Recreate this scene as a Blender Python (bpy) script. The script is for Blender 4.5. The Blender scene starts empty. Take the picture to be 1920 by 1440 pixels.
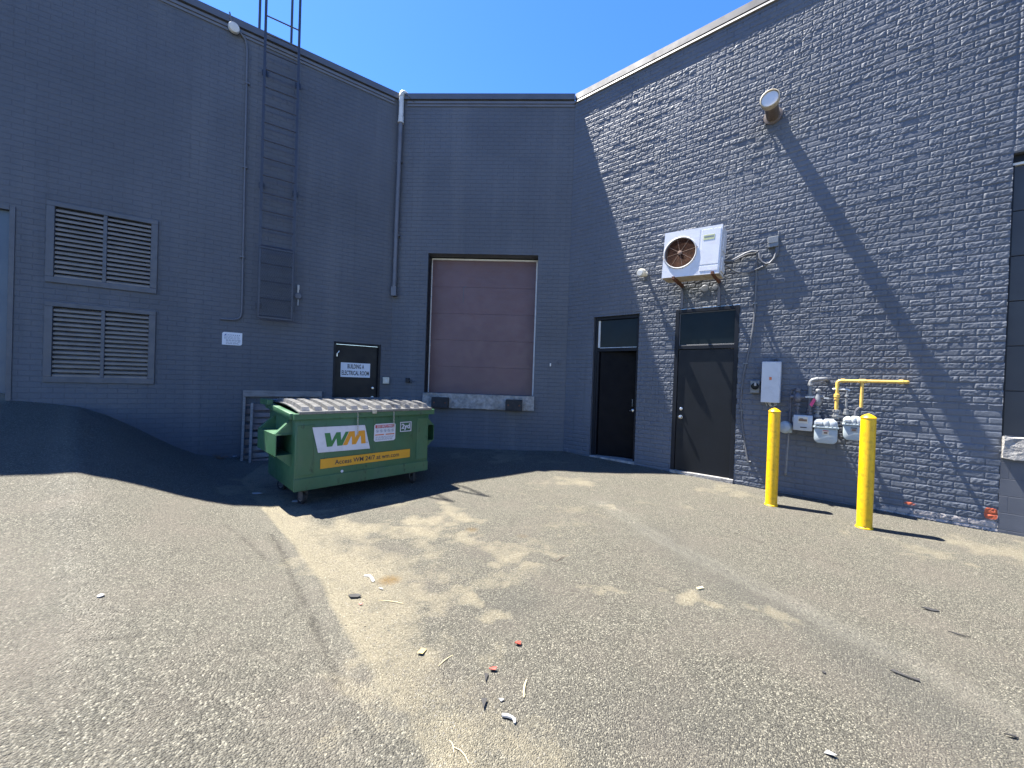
import bpy, bmesh, math, random
import numpy as np
from mathutils import Vector, Matrix
R=math.radians
random.seed(7); RS=np.random.RandomState(11)
S=bpy.context.scene; COL=S.collection

# ------------------------------------------------------------------ frames
PR=Vector((1.15,8.22,0))                     # plan corner between back wall and right wall
aR=R(51.5); aB=R(2.5); aL=R(57.3)
tR=Vector((math.sin(aR),-math.cos(aR),0))
tB=Vector((math.cos(aB),-math.sin(aB),0))
PL=PR-tB*3.819                               # plan corner between left wall and back wall
tL=Vector((math.sin(aL),math.cos(aL),0))
def fmat(o,x): return Matrix.Translation(o)@Matrix.Rotation(math.atan2(x.y,x.x),4,'Z')
DX=Vector((.692,.722,0)).normalized()
# every frame: x = to the viewer's right along the face, y = into the face, z up
FR={'R':fmat(PR,tR),'B':fmat(PR,tB),'L':fmat(PL,tL),'G':Matrix.Identity(4),
    'D':fmat(Vector((-2.51,4.48,0)),DX)}

ORG={}                                       # root name -> origin in frame coordinates
def tag(o,label=None,cat=None,group=None,kind=None):
    if label: o['label']=label
    if cat: o['category']=cat
    if group: o['group']=group
    if kind: o['kind']=kind
    return o
def thing(name,label,cat,fr,org,group=None):
    o=bpy.data.objects.new(name,None); COL.objects.link(o)
    o.empty_display_size=.1
    o.matrix_world=FR[fr]@Matrix.Translation(Vector(org))
    ORG[o.name]=Vector(org)
    return tag(o,label,cat,group)

# ------------------------------------------------------------------ mesh builder
class MB:
    def __init__(s): s.bm=bmesh.new()
    def _mi(s,n0,mi,sm=False):
        s.bm.faces.ensure_lookup_table()
        for f in s.bm.faces[n0:]:
            f.material_index=mi; f.smooth=sm
    def box(s,x0,x1,y0,y1,z0,z1,bev=0,mi=0,seg=1):
        b=bmesh.new()
        v=[b.verts.new((x,y,z)) for x in (x0,x1) for y in (y0,y1) for z in (z0,z1)]
        for q in ((0,1,3,2),(4,6,7,5),(0,4,5,1),(2,3,7,6),(0,2,6,4),(1,5,7,3)): b.faces.new([v[i] for i in q])
        bmesh.ops.recalc_face_normals(b,faces=b.faces)
        if bev: bmesh.ops.bevel(b,geom=list(b.edges),offset=bev,segments=seg,affect='EDGES',profile=.5)
        return s.merge(b,mi)
    def merge(s,b,mi=0,mat=None):
        if mat is not None: bmesh.ops.transform(b,matrix=mat,verts=b.verts)
        me=bpy.data.meshes.new('tmp'); 
        for f in b.faces: f.material_index=mi
        b.to_mesh(me); b.free(); s.bm.from_mesh(me); bpy.data.meshes.remove(me); return s
    def prism(s,poly,axis,c0,c1,bev=0,mi=0):
        b=bmesh.new()
        def P(a,c,d): return {'x':(d,a,c),'y':(a,d,c),'z':(a,c,d)}[axis]
        lo=[b.verts.new(P(a,c,c0)) for a,c in poly]; hi=[b.verts.new(P(a,c,c1)) for a,c in poly]
        n=len(poly); b.faces.new(lo); b.faces.new(hi)
        for i in range(n): b.faces.new((lo[i],lo[(i+1)%n],hi[(i+1)%n],hi[i]))
        bmesh.ops.recalc_face_normals(b,faces=b.faces)
        if bev: bmesh.ops.bevel(b,geom=list(b.edges),offset=bev,segments=2,affect='EDGES',profile=.5)
        return s.merge(b,mi)
    def tube(s,pts,r,seg=10,mi=0,closed=False):
        b=bmesh.new(); pts=[Vector(p) for p in pts]; n=len(pts); rings=[]
        rr=r if isinstance(r,(list,tuple)) else [r]*n
        up=None
        for i,p in enumerate(pts):
            if closed: d=(pts[(i+1)%n]-pts[i-1]).normalized()
            else: d=(pts[min(i+1,n-1)]-pts[max(i-1,0)]).normalized()
            if up is None: up=Vector((0,0,1)) if abs(d.z)<.9 else Vector((1,0,0))
            a=(up-d*up.dot(d)); 
            if a.length<1e-4: a=Vector((0,1,0))-d*d.y
            a.normalize(); c=d.cross(a); up=a
            rings.append([b.verts.new(p+(a*math.cos(t)+c*math.sin(t))*rr[i]) for t in [2*math.pi*k/seg for k in range(seg)]])
        m=n if closed else n-1
        for i in range(m):
            A,B=rings[i],rings[(i+1)%n]
            for k in range(seg): b.faces.new((A[k],A[(k+1)%seg],B[(k+1)%seg],B[k]))
        if not closed: b.faces.new(rings[0][::-1]); b.faces.new(rings[-1])
        bmesh.ops.recalc_face_normals(b,faces=b.faces)
        return s.merge(b,mi)
    def bar(s,p0,p1,w,t,mi=0):          # thin rectangular bar
        p0=Vector(p0);p1=Vector(p1);d=(p1-p0).normalized()
        u=Vector((0,1,0)); u=(u-d*u.dot(d)).normalized() if abs(d.y)<.95 else Vector((1,0,0))
        v=d.cross(u); b=bmesh.new(); V=[]
        for p in (p0,p1):
            for a,c in ((-1,-1),(1,-1),(1,1),(-1,1)): V.append(b.verts.new(p+u*a*t/2+v*c*w/2))
        for q in ((0,1,2,3),(4,7,6,5),(0,4,5,1),(1,5,6,2),(2,6,7,3),(3,7,4,0)): b.faces.new([V[i] for i in q])
        bmesh.ops.recalc_face_normals(b,faces=b.faces); return s.merge(b,mi)
    def lathe(s,prof,org,axis,seg=24,mi=0):
        org=Vector(org); ax=Vector(axis).normalized()
        u=Vector((0,0,1)) if abs(ax.z)<.9 else Vector((1,0,0)); u=(u-ax*u.dot(ax)).normalized(); v=ax.cross(u)
        b=bmesh.new(); rings=[]
        for r,t in prof:
            r=max(r,1e-4); rings.append([b.verts.new(org+ax*t+(u*math.cos(q)+v*math.sin(q))*r) for q in [2*math.pi*k/seg for k in range(seg)]])
        for A,B in zip(rings,rings[1:]):
            for k in range(seg): b.faces.new((A[k],A[(k+1)%seg],B[(k+1)%seg],B[k]))
        b.faces.new(rings[0][::-1]); b.faces.new(rings[-1])
        bmesh.ops.recalc_face_normals(b,faces=b.faces); return s.merge(b,mi)
    def quad(s,*p,mi=0):
        n0=len(s.bm.faces); s.bm.faces.new([s.bm.verts.new(q) for q in p]); s._mi(n0,mi); return s
    def text(s,body,size,x,z,y,align='CENTER',bold=0,ext=.0006,mi=0,sx=1,shear=0,fit=None):
        c=bpy.data.curves.new('t','FONT'); c.body=body; c.size=size; c.align_x=align; c.align_y='CENTER'
        c.offset=bold; c.extrude=ext; c.shear=shear; c.resolution_u=3
        o=bpy.data.objects.new('t',c); COL.objects.link(o)
        dg=bpy.context.evaluated_depsgraph_get(); me=bpy.data.meshes.new_from_object(o.evaluated_get(dg))
        b=bmesh.new(); b.from_mesh(me)
        bpy.data.objects.remove(o); bpy.data.curves.remove(c); bpy.data.meshes.remove(me)
        if fit:
            xs_=[v.co.x for v in b.verts]; sx=fit/(max(xs_)-min(xs_))
        M=Matrix.Translation((x,y,z))@Matrix.Rotation(R(90),4,'X')@Matrix.Diagonal((sx,1,1,1))
        return s.merge(b,mi,M)
    def build(s,name,mats,parent=None,fr='G',org=None,ang=35,smooth=True):
        if not isinstance(mats,(list,tuple)): mats=[mats]
        root=parent
        while root is not None and root.parent is not None: root=root.parent
        if root is not None and root.name in ORG: off=ORG[root.name]
        elif org is not None: off=Vector(org)
        else: off=Vector((0,0,0))
        bmesh.ops.translate(s.bm,verts=s.bm.verts,vec=-off)
        me=bpy.data.meshes.new(name); s.bm.to_mesh(me); s.bm.free()
        for m in mats: me.materials.append(m)
        if smooth:
            me.polygons.foreach_set('use_smooth',[True]*len(me.polygons)); me.set_sharp_from_angle(angle=R(ang))
        o=bpy.data.objects.new(name,me); COL.objects.link(o)
        if parent is not None: o.parent=parent
        else: o.matrix_world=FR[fr]@Matrix.Translation(off)
        return o

# ------------------------------------------------------------------ materials
class NT:
    def __init__(s,name):
        s.m=bpy.data.materials.new(name); s.m.use_nodes=True; s.t=s.m.node_tree; s.n=s.t.nodes
        s.b=s.n['Principled BSDF']; s.tc=s.n.new('ShaderNodeTexCoord')
    def N(s,kind,**kw):
        n=s.n.new('ShaderNode'+kind)
        for k,v in kw.items(): setattr(n,k,v)
        return n
    def L(s,a,b): s.t.links.new(a,b)
    def noise(s,scale,detail=4,vec=None,rough=.55):
        n=s.N('TexNoise'); n.inputs['Scale'].default_value=scale; n.inputs['Detail'].default_value=detail; n.inputs['Roughness'].default_value=rough
        s.L(vec if vec is not None else s.tc.outputs['Object'],n.inputs['Vector']); return n.outputs['Fac']
    def ramp(s,fac,stops):
        r=s.N('ValToRGB'); e=r.color_ramp.elements
        while len(e)<len(stops): e.new(.5)
        for i,(p,c) in enumerate(stops):
            e[i].position=p; e[i].color=(c,c,c,1) if isinstance(c,(int,float)) else (*c,1)
        s.L(fac,r.inputs['Fac']); return r.outputs['Color']
    def mix(s,fac,a,b,mode='MIX'):
        x=s.N('Mix',data_type='RGBA',blend_type=mode)
        for sock,val in ((x.inputs[0],fac),(x.inputs[6],a),(x.inputs[7],b)):
            if isinstance(val,(int,float)): sock.default_value=val if sock is x.inputs[0] else (val,val,val,1)
            elif isinstance(val,tuple): sock.default_value=(*val,1)
            else: s.L(val,sock)
        return x.outputs[2]
    def math(s,op,a,b=0,c=0):
        x=s.N('Math',operation=op)
        for sock,val in zip(x.inputs,(a,b,c)):
            if isinstance(val,(int,float)): sock.default_value=val
            else: s.L(val,sock)
        return x.outputs[0]
    def bump(s,h,strength=.5,dist=.005,nrm=None):
        b=s.N('Bump'); b.inputs['Strength'].default_value=strength; b.inputs['Distance'].default_value=dist
        s.L(h,b.inputs['Height'])
        if nrm is not None: s.L(nrm,b.inputs['Normal'])
        return b.outputs['Normal']
    def mapped(s,scale=(1,1,1),rot=(0,0,0)):
        m=s.N('Mapping'); m.inputs['Scale'].default_value=scale; m.inputs['Rotation'].default_value=rot
        s.L(s.tc.outputs['Object'],m.inputs['Vector']); return m.outputs[0]
    def set(s,color=None,rough=None,metal=None,normal=None,spec=None):
        for k,v in (('Base Color',color),('Roughness',rough),('Metallic',metal),('Normal',normal),('Specular IOR Level',spec)):
            if v is None: continue
            if isinstance(v,(int,float)): s.b.inputs[k].default_value=v
            elif isinstance(v,tuple): s.b.inputs[k].default_value=(*v,1)
            else: s.L(v,s.b.inputs[k])
        return s.m
KC=.8
def pmat(name,col,rough=.6,metal=0,var=.18,scale=6,dirt=None,damt=.4,dscale=9,bump=.15,bscale=120,bdist=.001,spec=.5):
    col=tuple(c*KC for c in col); dirt=tuple(c*KC for c in dirt) if dirt else None
    t=NT(name)
    n=t.noise(scale,5)
    lo=tuple(c*(1-var) for c in col); hi=tuple(min(1,c*(1+var)) for c in col)
    c=t.ramp(n,[(.3,lo),(.7,hi)])
    if dirt:
        d=t.noise(dscale,7,rough=.65)
        f=t.ramp(d,[(.5,0.0),(.72,damt)])
        c=t.mix(f,c,dirt)
    r=t.ramp(t.noise(scale*2.3,4),[(.3,max(0,rough-.08)),(.7,min(1,rough+.08))])
    nr=t.bump(t.noise(bscale,3),bump,bdist) if bump else None
    return t.set(c,r,metal,nr,spec)

WALL=(.084,.095,.114)
def wallmat(name,brick=True,peel=False):
    t=NT(name); sp=t.N('SeparateXYZ'); t.L(t.tc.outputs['Object'],sp.inputs[0])
    cb=t.N('CombineXYZ'); t.L(sp.outputs[0],cb.inputs[0]); t.L(sp.outputs[2],cb.inputs[1])
    WALL=tuple(x*(.90 if brick else 1.04) for x in globals()['WALL'])  # shade baked into the paint: left and back walls darker than sunlit right wall
    big=t.noise(.55,4); st=t.noise(1.0,4,t.mapped((2.2,2.2,.22)))
    c=t.ramp(big,[(.3,tuple(x*.80 for x in WALL)),(.7,tuple(x*1.14 for x in WALL))])
    c=t.mix(t.ramp(st,[(.50,0.0),(.75,.55)]),c,(.112,.120,.132))
    c=t.mix(t.ramp(t.noise(38,5,rough=.7),[(.35,.22),(.6,0.0)]),c,(.052,.057,.066))
    dr=t.noise(1.0,6,t.mapped((7,7,.35)),.7); c=t.mix(t.ramp(dr,[(.56,0.0),(.72,.40)]),c,(.048,.053,.060))
    if brick:
        bt=t.N('TexBrick'); t.L(cb.outputs[0],bt.inputs['Vector'])
        for k,v in (('Scale',1),('Brick Width',.23),('Row Height',.0815),('Mortar Size',.0045),('Mortar Smooth',.35),('Bias',0)): bt.inputs[k].default_value=v
        bt.inputs['Color1'].default_value=(.2,.2,.2,1); bt.inputs['Color2'].default_value=(1,1,1,1); bt.inputs['Mortar'].default_value=(0,0,0,1)
        inv=t.math('SUBTRACT',1,bt.outputs['Fac'])
        nz=t.noise(26,5,t.mapped((1,1,2.2)),.65); nf=t.noise(110,3)
        h=t.math('ADD',t.math('MULTIPLY',inv,.42),t.math('ADD',t.math('MULTIPLY',nz,1.25),t.math('MULTIPLY',nf,.30)))
        # one brick in a few stands a little proud
        h=t.math('ADD',h,t.math('MULTIPLY',bt.outputs['Color'],.22))
        c=t.mix(t.math('MULTIPLY',bt.outputs['Fac'],t.math('MULTIPLY',t.noise(2.6,4,rough=.6),.62)),c,(.040,.044,.053))
        nr=t.bump(h,.85,.0075)
    else:
        nr=t.bump(t.noise(160,4),.35,.002)
    if peel:
        a=t.N('Attribute'); a.attribute_name='peel'; ps=t.N('SeparateColor'); t.L(a.outputs['Color'],ps.inputs[0])
        pn=t.noise(30,6,rough=.7)
        f=t.ramp(t.math('MULTIPLY',ps.outputs[0],t.math('MULTIPLY',t.noise(13,6,rough=.75),1.75)),[(.74,0.0),(.80,1.0)])
        c=t.mix(f,c,(.30,.27,.25))
        f=t.ramp(t.math('MULTIPLY',ps.outputs[1],t.math('ADD',pn,.5)),[(.45,0.0),(.55,1.0)])
        c=t.mix(f,c,(.40,.085,.035))
    r=t.ramp(t.noise(12,4),[(.3,.5),(.7,.68)])
    return t.set(c,r,0,nr,.42)
M_wall=wallmat('painted_brick'); M_wallR=wallmat('painted_rock_face_brick',brick=False,peel=True)
M_plain=pmat('painted_reveal',WALL,.6,0,.1,5)
def cmumat():
    t=NT('painted_block'); sp=t.N('SeparateXYZ'); t.L(t.tc.outputs['Object'],sp.inputs[0])
    cb=t.N('CombineXYZ'); t.L(sp.outputs[0],cb.inputs[0]); t.L(sp.outputs[2],cb.inputs[1])
    bt=t.N('TexBrick'); t.L(cb.outputs[0],bt.inputs['Vector'])
    for k,v in (('Scale',1),('Brick Width',.40),('Row Height',.20),('Mortar Size',.006),('Mortar Smooth',.3)): bt.inputs[k].default_value=v
    c=t.ramp(t.noise(3,5),[(.3,(.06,.066,.08)),(.7,(.09,.096,.11))])
    h=t.math('ADD',t.math('SUBTRACT',1,bt.outputs['Fac']),t.math('MULTIPLY',t.noise(80,4),.3))
    return t.set(c,.6,0,t.bump(h,.8,.005),.4)
M_cmu=cmumat()
M_coping=pmat('dark_flashing',(.095,.10,.11),.45,0,.12,3,bump=.1)
M_strip=pmat('grey_flashing',(.135,.14,.15),.42,0,.12,3,bump=.1)
M_drip=pmat('pale_metal_flashing',(.16,.16,.16),.6,.0,.1,4,(.25,.24,.22),.4,7)
M_fascia=pmat('grey_metal_fascia',(.05,.05,.053),.62,.0,.15,2,(.12,.11,.10),.5,5)
M_roof=pmat('roof_membrane',(.2,.2,.19),.85)
M_black=pmat('black_door_paint',(.004,.0045,.007),.45,0,.2,4,(.012,.012,.014),.3,5,spec=.07)
M_dkgrey=pmat('charcoal_door_paint',(.0075,.0095,.013),.45,0,.15,3,(.012,.014,.018),.3,4,spec=.22)
M_frame=pmat('black_steel_frame',(.009,.011,.016),.45,0,.2,4,spec=.2)
M_maroon=None
def maroonmat():
    t=NT('faded_maroon_steel'); c=t.ramp(t.noise(1.3,4),[(.3,(.092,.052,.056)),(.7,(.108,.061,.065))])
    sc=t.noise(3,6,t.mapped((1.5,1,10)),.7); c=t.mix(t.ramp(sc,[(.6,0.0),(.8,.25)]),c,(.17,.13,.14))
    return t.set(c,t.ramp(t.noise(6,3),[(.3,.42),(.7,.6)]),0,t.bump(t.noise(2.0,5,t.mapped((1,1,14))),.25,.003),.5)
M_maroon=maroonmat()
M_white=pmat('white_trim',(.72,.72,.70),.5,0,.08,8,(.3,.28,.25),.3,12)
M_cream=pmat('cream_plastic',(.62,.60,.50),.45,0,.08,8,(.25,.2,.14),.5,30)
M_conc=pmat('rough_concrete',(.30,.29,.27),.9,0,.35,9,(.09,.09,.09),.7,14,bump=1.0,bscale=45,bdist=.012)
M_rubber=pmat('black_rubber',(.014,.014,.015),.75,0,.3,10,(.07,.065,.06),.5,12,bump=.4)
M_pane=pmat('dark_glass',(.007,.011,.014),.12,0,.3,2,(.02,.024,.025),.4,3,bump=0,spec=.12)
M_steel=pmat('brushed_steel',(.62,.62,.62),.3,.9,.1,20)
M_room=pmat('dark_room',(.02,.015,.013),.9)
M_louver=pmat('louvre_grey_paint',(.088,.096,.113),.5,0,.1,5,(.04,.045,.05),.4,8)
M_slat=pmat('louvre_slat_paint',(.185,.172,.16),.5,0,.15,5,(.06,.055,.05),.4,6)
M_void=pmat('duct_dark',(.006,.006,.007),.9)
M_dkpipe=pmat('painted_conduit',(.115,.126,.15),.5,0,.15,5)
M_galv=pmat('galvanised_grey',(.19,.205,.215),.5,.35,.15,10,(.12,.11,.1),.4,20)
M_dkgalv=pmat('dirty_caster_steel',(.14,.14,.14),.5,.4,.2,12,(.05,.04,.03),.6,20)
M_pvc=pmat('grey_white_pvc',(.62,.64,.63),.42,0,.08,8,(.3,.3,.28),.4,14)
M_ladder=pmat('painted_ladder_steel',(.034,.040,.060),.42,0,.2,8)
M_sign=pmat('white_sign_face',(.66,.70,.76),.4,0,.05,3)
M_ink=pmat('black_ink',(.02,.025,.035),.5,bump=0)
M_blue=pmat('blue_ink',(.03,.08,.30),.5,bump=0)
M_greyink=pmat('grey_blue_ink',(.16,.19,.26),.5,bump=0)
M_wood=None
def woodmat(name,a,b):
    t=NT(name); g=t.noise(5,6,t.mapped((1.2,14,14)),.65)
    c=t.ramp(g,[(.3,a),(.7,b)]); c=t.mix(t.ramp(t.noise(2.2,4),[(.45,0.0),(.7,.6)]),c,tuple(x*.5 for x in a))
    return t.set(c,.85,0,t.bump(t.noise(9,5,t.mapped((1,16,16))),.6,.003),.3)
M_wood=woodmat('weathered_pallet_wood',(.13,.12,.108),(.26,.235,.21))
M_woodd=woodmat('damp_pallet_wood',(.125,.10,.09),(.25,.205,.185))
M_straw=woodmat('pale_splinter_wood',(.36,.30,.16),(.62,.54,.33))
def greenmat():
    t=NT('worn_green_paint'); c=t.ramp(t.noise(1.7,5),[(.3,(.024,.082,.036)),(.7,(.036,.112,.054))])
    c=t.mix(t.ramp(t.noise(3.0,6,t.mapped((1.6,1.6,.8)),.7),[(.5,0.0),(.72,.55)]),c,(.062,.105,.070))
    sc=t.noise(16,6,t.mapped((1,1,.45)),.7)
    c=t.mix(t.ramp(sc,[(.60,0.0),(.67,.8)]),c,(.008,.026,.013))
    c=t.mix(t.ramp(t.noise(55,5,rough=.7),[(.69,0.0),(.74,.8)]),c,(.16,.20,.16))
    rs=t.noise(24,6,rough=.7); c=t.mix(t.ramp(rs,[(.70,0.0),(.76,.7)]),c,(.10,.045,.02))
    return t.set(c,t.ramp(t.noise(5,4),[(.3,.36),(.7,.6)]),0,t.bump(t.noise(4.5,4),.3,.006,t.bump(t.noise(60,3),.12,.001)),.5)
M_green=greenmat()
M_lid=pmat('grey_black_plastic_lid',(.135,.135,.13),.30,0,.12,6,(.34,.33,.31),.4,14,bump=.4,bscale=40,bdist=.002,spec=.7)
M_lidedge=M_lid
M_lgreen=pmat('logo_green',(.02,.17,.05),.4,bump=0,var=.05)
M_lorange=pmat('logo_amber',(.72,.29,.012),.4,bump=0,var=.05)
M_decal=pmat('white_decal',(.64,.64,.70),.4,0,.05,4,(.4,.4,.42),.4,9,bump=0)
M_yband=pmat('amber_decal',(.70,.33,.012),.4,0,.06,4,(.4,.2,.05),.3,14,bump=0)
M_red=pmat('red_ink',(.45,.04,.05),.5,bump=0)
M_orange=pmat('orange_ink',(.60,.15,.04),.5,bump=0)
M_chain=pmat('zinc_chain',(.5,.49,.44),.4,.7,.2,30,(.2,.12,.06),.4,40)
M_byel=pmat('yellow_bollard_sleeve',(.78,.46,.004),.38,0,.07,2.5,(.20,.11,.02),.5,19,bump=.15,bscale=14,bdist=.003)
M_scuff=pmat('scuffed_edge',(.10,.05,.03),.8)
M_gas=pmat('gas_meter_grey',(.38,.44,.45),.45,0,.08,8,(.2,.2,.19),.4,22,bump=.3,bscale=90)
M_gaspale=pmat('pale_meter_casing',(.46,.50,.52),.45,0,.06,8,(.3,.3,.28),.35,16)
M_gaspipe=pmat('grey_iron_pipe',(.20,.21,.215),.5,.1,.2,12,(.09,.06,.045),.5,26,bump=.4,bscale=70,bdist=.002)
M_gpdark=pmat('dark_grey_iron_pipe',(.10,.105,.125),.5,.1,.2,12,(.05,.045,.045),.5,26,bump=.4,bscale=70,bdist=.002)
M_gyel=pmat('yellow_gas_pipe_paint',(.72,.47,.10),.45,0,.1,9,(.28,.14,.03),.5,30,bump=.25)
M_valve=pmat('pale_valve_handle',(.55,.55,.52),.45,.2,.1,10)
M_pink=pmat('red_tag',(.62,.05,.17),.5)
M_label=pmat('paper_label',(.66,.62,.50),.6,0,.08,10,bump=0)
M_brownlab=pmat('brown_label',(.22,.13,.07),.6)
M_acw=pmat('white_ac_enamel',(.72,.73,.76),.35,0,.04,5,(.5,.46,.38),.3,6)
M_acgr=pmat('pale_fan_ring',(.58,.57,.55),.4,0,.05,8,(.3,.15,.07),.5,20)
M_rust=pmat('rusty_steel',(.13,.052,.026),.85,.1,.45,14,(.05,.022,.014),.6,26,bump=.6,bscale=60,bdist=.002)
M_rustl=pmat('rust_stained_enamel',(.52,.45,.33),.6,0,.2,9,(.22,.10,.035),.75,7)
M_spoke=pmat('stained_fan_spoke',(.26,.17,.12),.7,0,.25,20,(.12,.05,.02),.6,25)
M_blade=pmat('dark_fan_blade',(.016,.009,.007),.9,0,.3,10,spec=.1)
M_fin=pmat('rusty_coil_fins',(.050,.020,.014),.9,.0,.4,22,(.14,.055,.02),.5,30,spec=.1)
M_yglabel=pmat('faded_yellow_green_label',(.52,.55,.30),.5,bump=0)
M_cabinet=pmat('grey_cabinet_enamel',(.54,.57,.60),.38,0,.05,4,(.3,.3,.3),.3,9)
M_cable=pmat('grey_cable',(.125,.13,.14),.55,0,.15,12)
M_dkcable=pmat('dark_cable',(.05,.052,.055),.55,0,.15,12)
M_tan=pmat('tan_metal_pipe',(.16,.125,.10),.55,.2,.2,8,(.07,.04,.025),.5,16)
M_ventrim=pmat('cream_vent_rim',(.50,.43,.30),.5,0,.1,10,(.22,.11,.05),.5,18)
M_ventface=pmat('pale_vent_cover',(.62,.66,.70),.45,0,.04,8)
M_paper=pmat('white_scrap',(.36,.355,.335),.7)
M_litter=pmat('orange_scrap',(.34,.05,.03),.6)
M_dk=pmat('dark_scrap',(.025,.024,.023),.8)
M_twig=pmat('brown_twig',(.14,.10,.07),.85)
M_card=pmat('yellowed_card',(.36,.28,.12),.75)
M_gravel=pmat('pale_gravel',(.14,.13,.105),.9,0,.5,60)

# ------------------------------------------------------------------ warehouse
BLD=bpy.data.objects.new('warehouse',None); COL.objects.link(BLD); BLD.location=(0,0,0)
tag(BLD,'dark blue-grey painted brick warehouse wrapping three sides of the yard','building')
def bpart(mb,name,mats,fr,label=None,parent=None,**k):
    o=mb.build(name,mats,None,fr,(0,0,0),**k)
    mw=o.matrix_world.copy(); o.parent=parent or BLD
    if parent is not None: o.matrix_parent_inverse=parent.matrix_world.inverted()
    o.matrix_world=mw
    bpy.context.view_layer.update()
    if label: o['label']=label
    return o
def wallgrid(x0,x1,z0,zt,holes,th=.36,rev=.30):
    m=MB(); b=m.bm
    xs=sorted({x0,x1,*[h[0] for h in holes],*[h[1] for h in holes]}); zs=sorted({z0,6.0,*[h[2] for h in holes],*[h[3] for h in holes]})
    inh=lambda x,z: any(h[0]<x<h[1] and h[2]<z<h[3] for h in holes)
    top=lambda x: zt(x)
    for xa,xb in zip(xs,xs[1:]):
        for za,zb in zip(zs,zs[1:]):
            if inh((xa+xb)/2,(za+zb)/2): continue
            m.quad((xa,0,za),(xb,0,za),(xb,0,zb),(xa,0,zb))
        m.quad((xa,0,zs[-1]),(xb,0,zs[-1]),(xb,0,top(xb)),(xa,0,top(xa)))
        m.quad((xa,0,top(xa)),(xb,0,top(xb)),(xb,th,top(xb)),(xa,th,top(xa)))
    for a,c,d,e in holes:
        m.quad((a,0,d),(a,0,e),(a,rev,e),(a,rev,d)); m.quad((c,0,e),(c,0,d),(c,rev,d),(c,rev,e))
        m.quad((a,0,e),(c,0,e),(c,rev,e),(a,rev,e)); m.quad((c,0,d),(a,0,d),(a,rev,d),(c,rev,d))
    m.quad((x0,0,z0),(x0,th,z0),(x0,th,top(x0)),(x0,0,top(x0))); m.quad((x1,th,z0),(x1,0,z0),(x1,0,top(x1)),(x1,th,top(x1)))
    return m
ztL=lambda u: 7.56+.028*(-u)
ztB=lambda u: 7.56
ztR=lambda u: 7.56+.07*min(max(u,0),6)
LOUV=[(-4.965,-3.91,2.866,3.905),(-4.962,-3.91,1.385,2.428)]
hL=[(-1.144,-.217,-.3,2.235),(-6.25,-5.345,-.3,3.79)]+LOUV
bpart(wallgrid(-14,0,-.6,ztL,hL),'wall',M_wall,'L','left brick wall carrying the ladder and louvres',smooth=False)
bpart(wallgrid(-3.819,0,-.6,ztB,[(-3.062,-.680,1.24,4.265)],.36,.34),'wall',M_wall,'B','back brick wall around the maroon loading door',smooth=False)

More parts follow.
